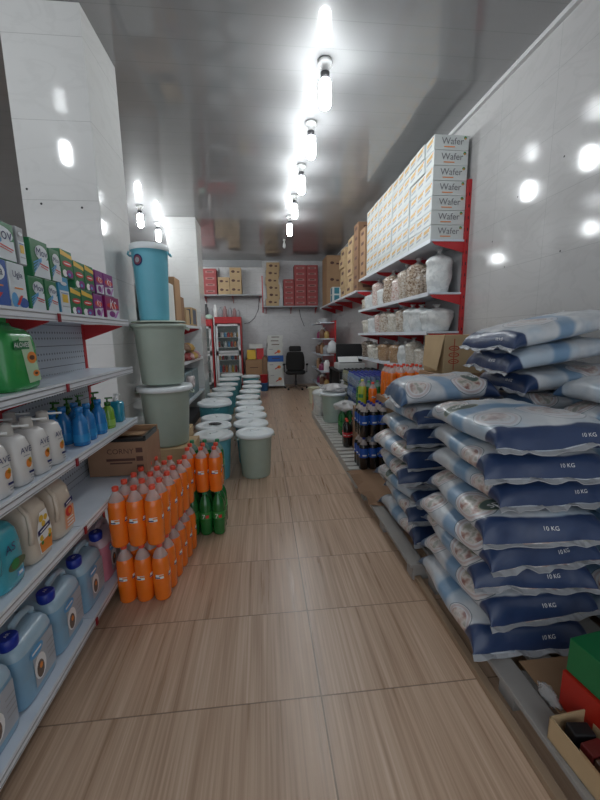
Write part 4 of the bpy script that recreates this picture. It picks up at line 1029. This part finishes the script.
# ------------------------------------------------------------------ fridges
GLASS = film_mat('fridge_glass', (.16,.2,.2), .05, .18); FRW = mat('fridge_white', (.66,.67,.68), .3); FRI = mat('fridge_inside', (.52,.62,.57), .4)
def make_fridge(w, h, lab, loc):
    t = thing('display_fridge', lab, 'fridge', loc)
    m = MB(); d = .62
    m.box(-w/2,w/2,.55,d,0,h,FRI); m.box(-w/2,-w/2+.03,0,d,0,h,RED); m.box(w/2-.03,w/2,0,d,0,h,RED); m.box(-w/2+.03,w/2-.03,0,d,0,.12,DARK); m.box(-w/2+.03,w/2-.03,0,d,h-.17,h,RED); m.box(-w/2,-w/2+.03,-.006,0,0,h,FRW)
    m.build('cabinet', t)
    for z0, z1, nm in ((.14, .98, 'lower'), (1.0, h-.19, 'upper')):
        dr = MB(); a, b = -w/2+.05, w/2-.04; f = .055
        dr.box(a,b,-.03,0,z0,z0+f,FRW); dr.box(a,b,-.03,0,z1-f,z1,FRW); dr.box(a,a+f,-.03,0,z0,z1,FRW); dr.box(b-f,b,-.03,0,z0,z1,FRW)
        q = dr.build('door', t)
        g_ = MB(); g_.box(a+f,b-f,-.018,-.012,z0+f,z1-f,GLASS); g_.build('pane', q)
        g_ = MB(); g_.tube([(b-.028,-.03,z0+.2),(b-.028,-.055,z0+.22),(b-.028,-.055,z0+.4),(b-.028,-.03,z0+.42)], .008, STEEL); g_.build('handle', q)
    for z in (.45,.8,1.15,1.42):
        m = MB(); m.box(-w/2+.035,w/2-.035,.06,.54,z-.012,z,WHITE); m.build('rack', t)
    return t
FR = (-.925, 10.32, 0)
make_fridge(.74, 1.96, 'red framed display fridge with white doors by the back wall', FR)
make_fridge(.74, 1.9, 'second display fridge half hidden left of the red one', (-1.70, 10.32, 0))
fc = [LOGOY, WHITE, LOGOO, REDL, SKYB, WHITE, DARK, LOGOR]
k = 0
for z, hh in ((1.151,.16),(1.421,.13),(.801,.12),(.451,.2)):
    for i in range(7):
        m = MB(); c = fc[(i*3+int(z*10)) % 8]; m.lathe([(.032,0),(.034,.004),(.034,hh*.75),(.016,hh*.9),(.016,hh)], c, 12)
        tag(m.build('drink_bottle', None, (FR[0]-.26+.087*i, FR[1]+.16, z)), 'small drink container in the red fridge, %s rack, %s from left' % ({1.151:'third',1.421:'top',.801:'second',.451:'lowest'}[z], nth(i+1)), 'bottle', 'drinks inside the red fridge')
for i, (x, c, hh) in enumerate(((-1.5,DARK,.42),(-1.38,GREYB,.3),(-1.26,WHITE,.34),(-1.12,GREYB,.28),(-1.0,mat('rose_pack',(.35,.2,.2),.5),.3),(-.86,GREYB,.26),(-.74,MATS['rose_pack'],.24),(-.64,GREYB,.2))):
    zf = 1.901 if x < -1.31 else 1.961
    m = MB(); m.loft([sup(0,0,z*hh,.055*s,.05*s,3,16) for z,s in ((0,.95),(.02,1),(.7,1),(.85,.6),(1,.55))], c); tag(m.build('storage_jar', None, (x, 10.6, zf)), 'jar standing on top of the fridges, %s from left' % nth(i+1), 'jar', 'jars on top of the fridges')
o = blob('plastic_bag', mat('pale_mint_bag',(.45,.6,.5),.3), .12,.1,.14,1.2,.3); o.location = (-1.42,10.42,1.902); tag(o, 'mint plastic bundle on top of the left fridge', 'bundle')

# ------------------------------------------------------------------ back wall
def wall_board(name, lab, x0, x1, y0, y1, z):
    t = thing(name, lab, 'shelf')
    m = MB(); m.box(x0,x1,y0,y1,z-.035,z,mat('grey_board',(.34,.36,.38),.4),bev=.003); m.build('shelf_board', t)
    n = max(2, int((x1-x0)/.75)+1)
    for i in range(n):
        x = x0+.06+(x1-x0-.12)*i/(n-1); m = MB(); Pq = [(y1, z-.036),(y0+.04,z-.036),(y0+.06,z-.06),(y1,z-.2)]
        m.loft([[(x, y, zz) for y, zz in Pq],[(x+.012, y, zz) for y, zz in Pq]], RED, smooth=False); m.build('bracket', t)
    return t
bz1, bz2 = 2.575, 2.262
t = wall_board('bracket_shelf', 'grey shelf high on the back wall left of the red post', -1.6, .03, 10.55, 10.99, bz1)
t = wall_board('bracket_shelf', 'grey shelf on the back wall right of the red post', .07, 1.62, 10.55, 10.99, bz2)
m = MB(); m.box(.035,.065,10.95,10.99,2.1,3.12,RED); tag(m.build('shelf_post'), 'red steel post between the two back wall shelves', 'post')
def d_redc(m,w,d,h):
    y=-d/2-.001
    m.rect((0,y,h*.5),w*.7,h*.35,FX,FZ,mat('faded_pink',(.45,.2,.19),.6)); m.rect((0,y-.0006,h*.5),w*.4,h*.14,FX,FZ,INK)
def d_brn(m,w,d,h):
    y=-d/2-.001
    m.disc((-.06,y,h*.55),.05,FX,FZ,INK,14,.035); m.rect((.08,y,h*.5),.07,.04,FX,FZ,INK)
def stackc(x0, x1, z, n, h, base, deco, what, d=.36, y=10.78, group='cartons on the back wall shelves', jit=.0):
    st = Stamp(make_carton(x1-x0, d, h, base, deco))
    for i in range(n):
        st((((x0+x1)/2) + jit*random.uniform(-1,1), y, z+.002+i*(h+.001)), 0, '%s, %s' % (what, 'on the shelf' if i == 0 else 'top of the stack' if i == n-1 else '%s from the shelf' % nth(i+1)), group)
stackc(-1.53,-1.19,bz1,4,.168,CART_RED,d_redc,'red carton in the far left stack on the back wall')
stackc(-1.15,-.84,bz1,2,.225,TAN,d_brn,'tan carton in the low stack beside the red ones at left')
stackc(-.83,-.52,bz1,3,.235,TAN,d_brn,'tan carton in the taller stack on the left back shelf')
stackc(.17,.53,bz2,6,.192,TAN,d_brn,'tan carton in the leaning stack beside the red post', jit=.03)
stackc(.64,.93,bz2,5,.142,CART_RED,d_redc,'red carton in the shortest red stack on the right back shelf')
stackc(.945,1.265,bz2,7,.155,CART_RED,d_redc,'red carton in the middle red stack on the right back shelf')
stackc(1.28,1.60,bz2,7,.155,CART_RED,d_redc,'red carton in the right red stack on the right back shelf')
# shelf along the right wall, far part
t = thing('bracket_shelf', 'far right wall shelf with red brackets carrying brown cartons', 'shelf')
for a, b in ((6.5,8.5),(8.5,10.5)):
    m = MB(); m.box(1.65,XR-.005,a+.002,b-.002,2.18,2.2,SHELF,bev=.003); q = m.build('shelf_board', t); m = MB(); m.box(1.642,1.65,a+.002,b-.002,2.165,2.204,RAIL); m.build('price_rail', q)
for y in (6.5,7.5,8.5,9.5,10.45):
    m = MB(); Pq = [(XR-.005,2.178),(1.67,2.178),(1.7,2.15),(XR-.005,2.03)]; m.loft([[(x,y,zz) for x,zz in Pq],[(x,y+.012,zz) for x,zz in Pq]], RED, smooth=False); m.build('bracket', t)
stackc(1.67,2.06,2.2,3,.40,KRAFT,d_brn,'large brown carton in the corner stack', d=.7, y=9.9, group='cartons on the far right wall shelf')
stackc(1.665,1.86,2.2,2,.17,CART_WH,lambda m,w,d,h: (m.rect((0,-d/2-.001,h*.5),w*.6,h*.8,FX,FZ,mat('teal_panel',(.04,.2,.26),.4)), m.rect((-w/2-.001,0,h*.5),d*.6,h*.8,(0,-1,0),FZ,MATS['teal_panel'])),'white box with teal panel before the corner cartons', d=.3, y=8.9, group='cartons on the far right wall shelf')
stackc(1.67,2.06,2.2,5,.19,TAN,d_small,'tan carton in the farther tan stack on the right wall', d=.4, y=7.75, group='cartons on the far right wall shelf', jit=.02)
stackc(1.66,2.04,2.2,6,.165,TAN,d_small,'tan carton in the nearer tan stack on the right wall', d=.4, y=7.05, group='cartons on the far right wall shelf', jit=.02)
stackc(1.68,2.05,2.2,7,.16,KRAFT2,d_small,'dark brown carton just behind the shelf post on the right wall', d=.3, y=6.66, group='cartons on the far right wall shelf')

# boxes, tins and the chair in front of the back wall
def d_plainl(m,w,d,h): m.rect((0,-d/2-.001,h*.55),w*.5,.02,FX,FZ,INK)
cbox(.46,.36,.50,KRAFT,'large brown carton under the yellow box near the fridge',(-.25,10.55,.30),0,d_plainl)
cbox(.46,.36,.29,KRAFT2,'brown carton at floor level under the large carton near the fridge',(-.25,10.55,0))
o = make_carton(.24,.2,.26,LOGOY); stack_label(o,'yellow box on the brown carton near the fridge',(-.31,10.45,.802)); o['category']='box'
o = make_carton(.2,.2,.3,REDL); stack_label(o,'red box beside the yellow box',(-.07,10.5,.802)); o['category']='box'
o = make_carton(.36,.25,.12,CART_WH); stack_label(o,'flat white box on top of the yellow and red boxes',(-.18,10.5,1.104)); o['category']='box'
o = make_carton(.135,.3,.55,KRAFT2,None); stack_label(o,'narrow brown carton left of the white cartons',(.055,10.45,.32))
o = make_carton(.135,.3,.315,DARK); stack_label(o,'dark crate under the narrow brown carton',(.055,10.45,.0)); o['category']='crate'
m = MB(); m.lathe([(.09,0),(.095,.005),(.11,.2),(.118,.205),(.118,.215),(.1,.216)], REDL, 22); tag(m.build('red_bucket', None, (.02,9.75,.22)), 'red bucket on a blue bucket near the white cartons', 'bucket')
m = MB(); m.lathe([(.09,0),(.095,.005),(.11,.2),(.118,.205),(.118,.218),(.1,.219)], mat('blue_bucket',(.03,.14,.35),.4), 22); tag(m.build('blue_bucket', None, (.02,9.75,0)), 'blue bucket on the floor under the red bucket', 'bucket')
o = thing('flatbed_trolley','low steel trolley under the white carton stack','trolley',(.35,10.3,0))
m = MB(); m.box(-.3,.26,-.2,.2,.07,.095,STEEL,bev=.004); m.build('deck', o)
for x in (-.26,.22):
    for y in (-.16,.16):
        m = MB(); rr=[[(x+dx, y+r*math.cos(2*PI*i/14), .034+r*math.sin(2*PI*i/14)) for i in range(14)] for dx,r in ((-.012,.012),(-.012,.033),(.012,.033),(.012,.012))]; m.loft(rr,BLACK); m.build('wheel', o)
def d_paint(m,w,d,h):
    y=-d/2-.001; m.disc((w*.25,y,h*.45),.05,FX,FZ,LOGOO,14,.045); m.rect((w*.12,y-.0006,h*.35),.12,.03,(1,0,.5),FZ,LOGOR); m.rect((-w*.25,y,h*.7),.1,.02,FX,FZ,GREYB)
zz = .096
for i,(h,b,dc,lab) in enumerate(((.38,CART_WH,d_paint,'white carton with orange print, bottom of the trolley stack'),(.26,CART_WH,d_paint,'white carton with orange print below the blue one'),(.17,mat('royal_box',(.02,.12,.45),.4),d_plainl,'blue carton in the middle of the trolley stack'),(.24,CART_WH,d_paint,'white carton with orange print above the blue one'),(.1,CART_WH,d_plainl,'flat white carton low in the top of the trolley stack'),(.1,CART_WH,d_plainl,'flat white carton below the topmost on the trolley'),(.1,CART_WH,d_plainl,'flat white carton topmost on the trolley stack'))):
    o = make_carton(.42-.0*i,.34,h,b,dc); stack_label(o,lab,(.345+.01*(-1)**i,10.3,zz)); zz += h+.001
CH = mat('chair_black',(.006,.006,.007),.7,bump=.2)
t = thing('office_chair','black high backed office chair by the back wall','chair',(.85,9.72,0),R(-8)); t.scale = (1.12,1.1,1.0)
m = MB(); m.loft([[(x,y+.04*math.sin(z*3),z) for x,y,_ in sup(0,0,0,w,.045,3,22)] for z,w in ((.52,.17),(.56,.215),(.7,.225),(.9,.215),(1.0,.19),(1.02,.15))], CH); m.build('backrest', t)
m = MB(); m.loft([[(x,y+.02,z) for x,y,_ in sup(0,0,0,w,.04,3,20)] for z,w in ((1.03,.13),(1.05,.145),(1.15,.14),(1.17,.11))], CH); m.build('headrest', t)
m = MB(); m.loft([sup(0,.2,z,w,w*.98,4,24) for z,w in ((.41,.2),(.43,.235),(.48,.24),(.50,.21))], CH); m.build('seat', t)
m = MB(); m.lathe([(.03,.06),(.03,.22),(.02,.23),(.02,.41)], DARK, 14, (0,.2,0)); m.build('gas_column', t)
for i in range(5):
    a = 2*PI*i/5+.3; m = MB(); m.tube([(0,.2,.09),(.28*math.cos(a),.2+.28*math.sin(a),.065)], .018, mat('brown_steel',(.16,.11,.08),.4)); q = m.build('base_arm', t)
    m = MB(); m.lathe([(.012,0),(.026,.006),(.028,.028),(.02,.05)], BLACK, 12, (.28*math.cos(a),.2+.28*math.sin(a),0)); m.build('caster', q)
for s in (-1,1):
    m = MB(); m.tube([(s*.2,.15,.46),(s*.27,.15,.47),(s*.275,.16,.66)], .016, DARK); m.box(s*.275-.03,s*.275+.03,.03,.27,.66,.69,CH,bev=.008); m.build('armrest', t)

# far right corner shelf unit
t = thing('shelf_unit','small white shelf with a red end post beside the desk, far right','shelf')
FZs = (.20,.58,.98,1.36,1.74)
for z in FZs:
    m = MB(); m.box(1.38,1.70,8.7,10.4,z-.022,z,SHELF,bev=.003); m.build('shelf_board', t)
m = MB(); m.box(1.70,1.74,8.68,10.4,0,1.78,RED,bev=.003); m.build('end_panel', t)
cc = [mat('jar_gold',(.42,.28,.09),.4), mat('jar_brown',(.2,.1,.06),.4), WHITE, mat('jar_maroon',(.25,.03,.1),.4), GREYB, KRAFT]
k = 0
for j, z in enumerate(FZs[:4]):
    for i in range(5):
        r = .06+.015*((i*7+j) % 3); h = .17+.05*((i+j*2) % 3); m = MB(); m.lathe([(r*.9,0),(r,.006),(r,h*.75),(r*.6,h*.9),(r*.6,h)], cc[(i+j*2) % 6], 14)
        tag(m.build('food_jar', None, (1.54-.06*(i % 2), 8.82+.27*i, z+.001)), 'jar on the small far right shelf, %s board from below, %s from near end' % (nth(j+1), nth(i+1)), 'jar', 'jars on the small far right shelf')
o = blob('plastic_bag', mat('white_bag',(.68,.70,.72),.35), .13,.08,.30,4.2,.3); o.location = (1.62,8.55,1.02); o.scale=(1,1,1)
tag(o,'white plastic bag hanging on the red end post of the small shelf','plastic bag')
o = blob('folded_sheet', mat('grey_sheet',(.42,.43,.44),.4), .16,.2,.1,6.2,.3); o.location = (1.5,9.0,1.742); tag(o,'grey folded sheet lying on the small far right shelf','sheet')
# desk with printer
t = thing('desk','dark desk with a printer between the far shelf and the packs','desk',(1.72,7.0,0))
m = MB(); m.box(-.36,.33,-.55,.55,.77,.80,BLACK,bev=.003); m.build('desk_top', t)
for x in (-.33,.30):
    for y in (-.5,.5): m = MB(); m.box(x-.025,x+.025,y-.025,y+.025,0,.77,BLACK); m.build('leg', t)
m = MB(); m.box(-.3,.31,.5,.52,.15,.77,DARK); m.build('modesty_panel', t)
t = thing('printer','white printer on the dark desk at far right','printer',(1.66,6.95,.801))
m = MB(); m.box(-.27,.25,-.2,.2,0,.12,mat('printer_grey',(.5,.51,.5),.4),bev=.02); m.build('printer_body', t)
m = MB(); m.quad([(-.2,.1,.122),(.2,.1,.122),(.2,.2,.22),(-.2,.2,.22)], WHITE); m.build('paper_tray', t)
for k in range(9): pass
m = MB(); m.box(-.22,.2,-.19,-.02,.121,.126,DARK); m.build('control_panel', t)
t = thing('monitor','black monitor standing on the desk behind the printer','monitor',(1.75,7.4,.801))
m = MB(); m.box(-.27,.27,-.02,.03,.1,.46,BLACK,bev=.006); m.build('screen', t)
m = MB(); m.box(-.03,.03,0,.02,.02,.12,BLACK); m.box(-.12,.12,-.08,.1,0,.02,BLACK,bev=.004); m.build('stand', t)
# pipe and cables on the back wall
m = MB(); m.tube([(-1.15,10.965,3.34),(-1.15,10.965,2.6)], .015, mat('grey_pipe',(.4,.4,.41),.4)); tag(m.build('wall_pipe'), 'grey pipe running down the back wall by the red cartons', 'pipe')
m = MB(); m.tube([(-.05,10.98,2.5),(-.08,10.98,2.2),(-.2,10.98,1.95),(-.36,10.98,1.82),(-.5,10.98,1.8)], .008, DARK, 6); tag(m.build('cable'), 'dark cable sagging on the back wall beside the fridge', 'cable')
m = MB(); m.tube([(1.1,10.98,2.2),(1.15,10.98,1.95),(1.25,10.98,1.7)], .008, DARK, 6); tag(m.build('cable'), 'dark cable hanging under the right back wall shelf', 'cable')

# ------------------------------------------------------------------ daylight from the open shop front, camera
w = bpy.data.worlds.new('World'); S.world = w; w.use_nodes = True
bg = w.node_tree.nodes['Background']; bg.inputs[0].default_value = (.88, .94, 1.0, 1); bg.inputs[1].default_value = .6
cam = bpy.data.cameras.new('Camera'); co = bpy.data.objects.new('Camera', cam); COL.objects.link(co)
YA, PT, RO, F = .0989, .1746, .0137, 368.
fw = Vector((math.sin(YA)*math.cos(PT), math.cos(YA)*math.cos(PT), -math.sin(PT)))
rt = Vector((math.cos(YA), -math.sin(YA), 0)); dn = fw.cross(rt)
RT = math.cos(RO)*rt + math.sin(RO)*dn; DN = -math.sin(RO)*rt + math.cos(RO)*dn
M = Matrix((RT, -DN, -fw)).transposed().to_4x4(); M.translation = (0, 0, 1.45)
co.matrix_world = M
cam.sensor_fit = 'VERTICAL'; cam.sensor_height = 36; cam.lens = F*36/800; cam.clip_start = .02
S.camera = co
S.view_settings.view_transform = 'Standard'; S.view_settings.look = 'None'; S.view_settings.gamma = 1; S.view_settings.exposure = .78
S.view_settings.use_curve_mapping = False
S.cycles.max_bounces = 8; S.cycles.diffuse_bounces = 4; S.cycles.glossy_bounces = 4; S.cycles.transparent_max_bounces = 12
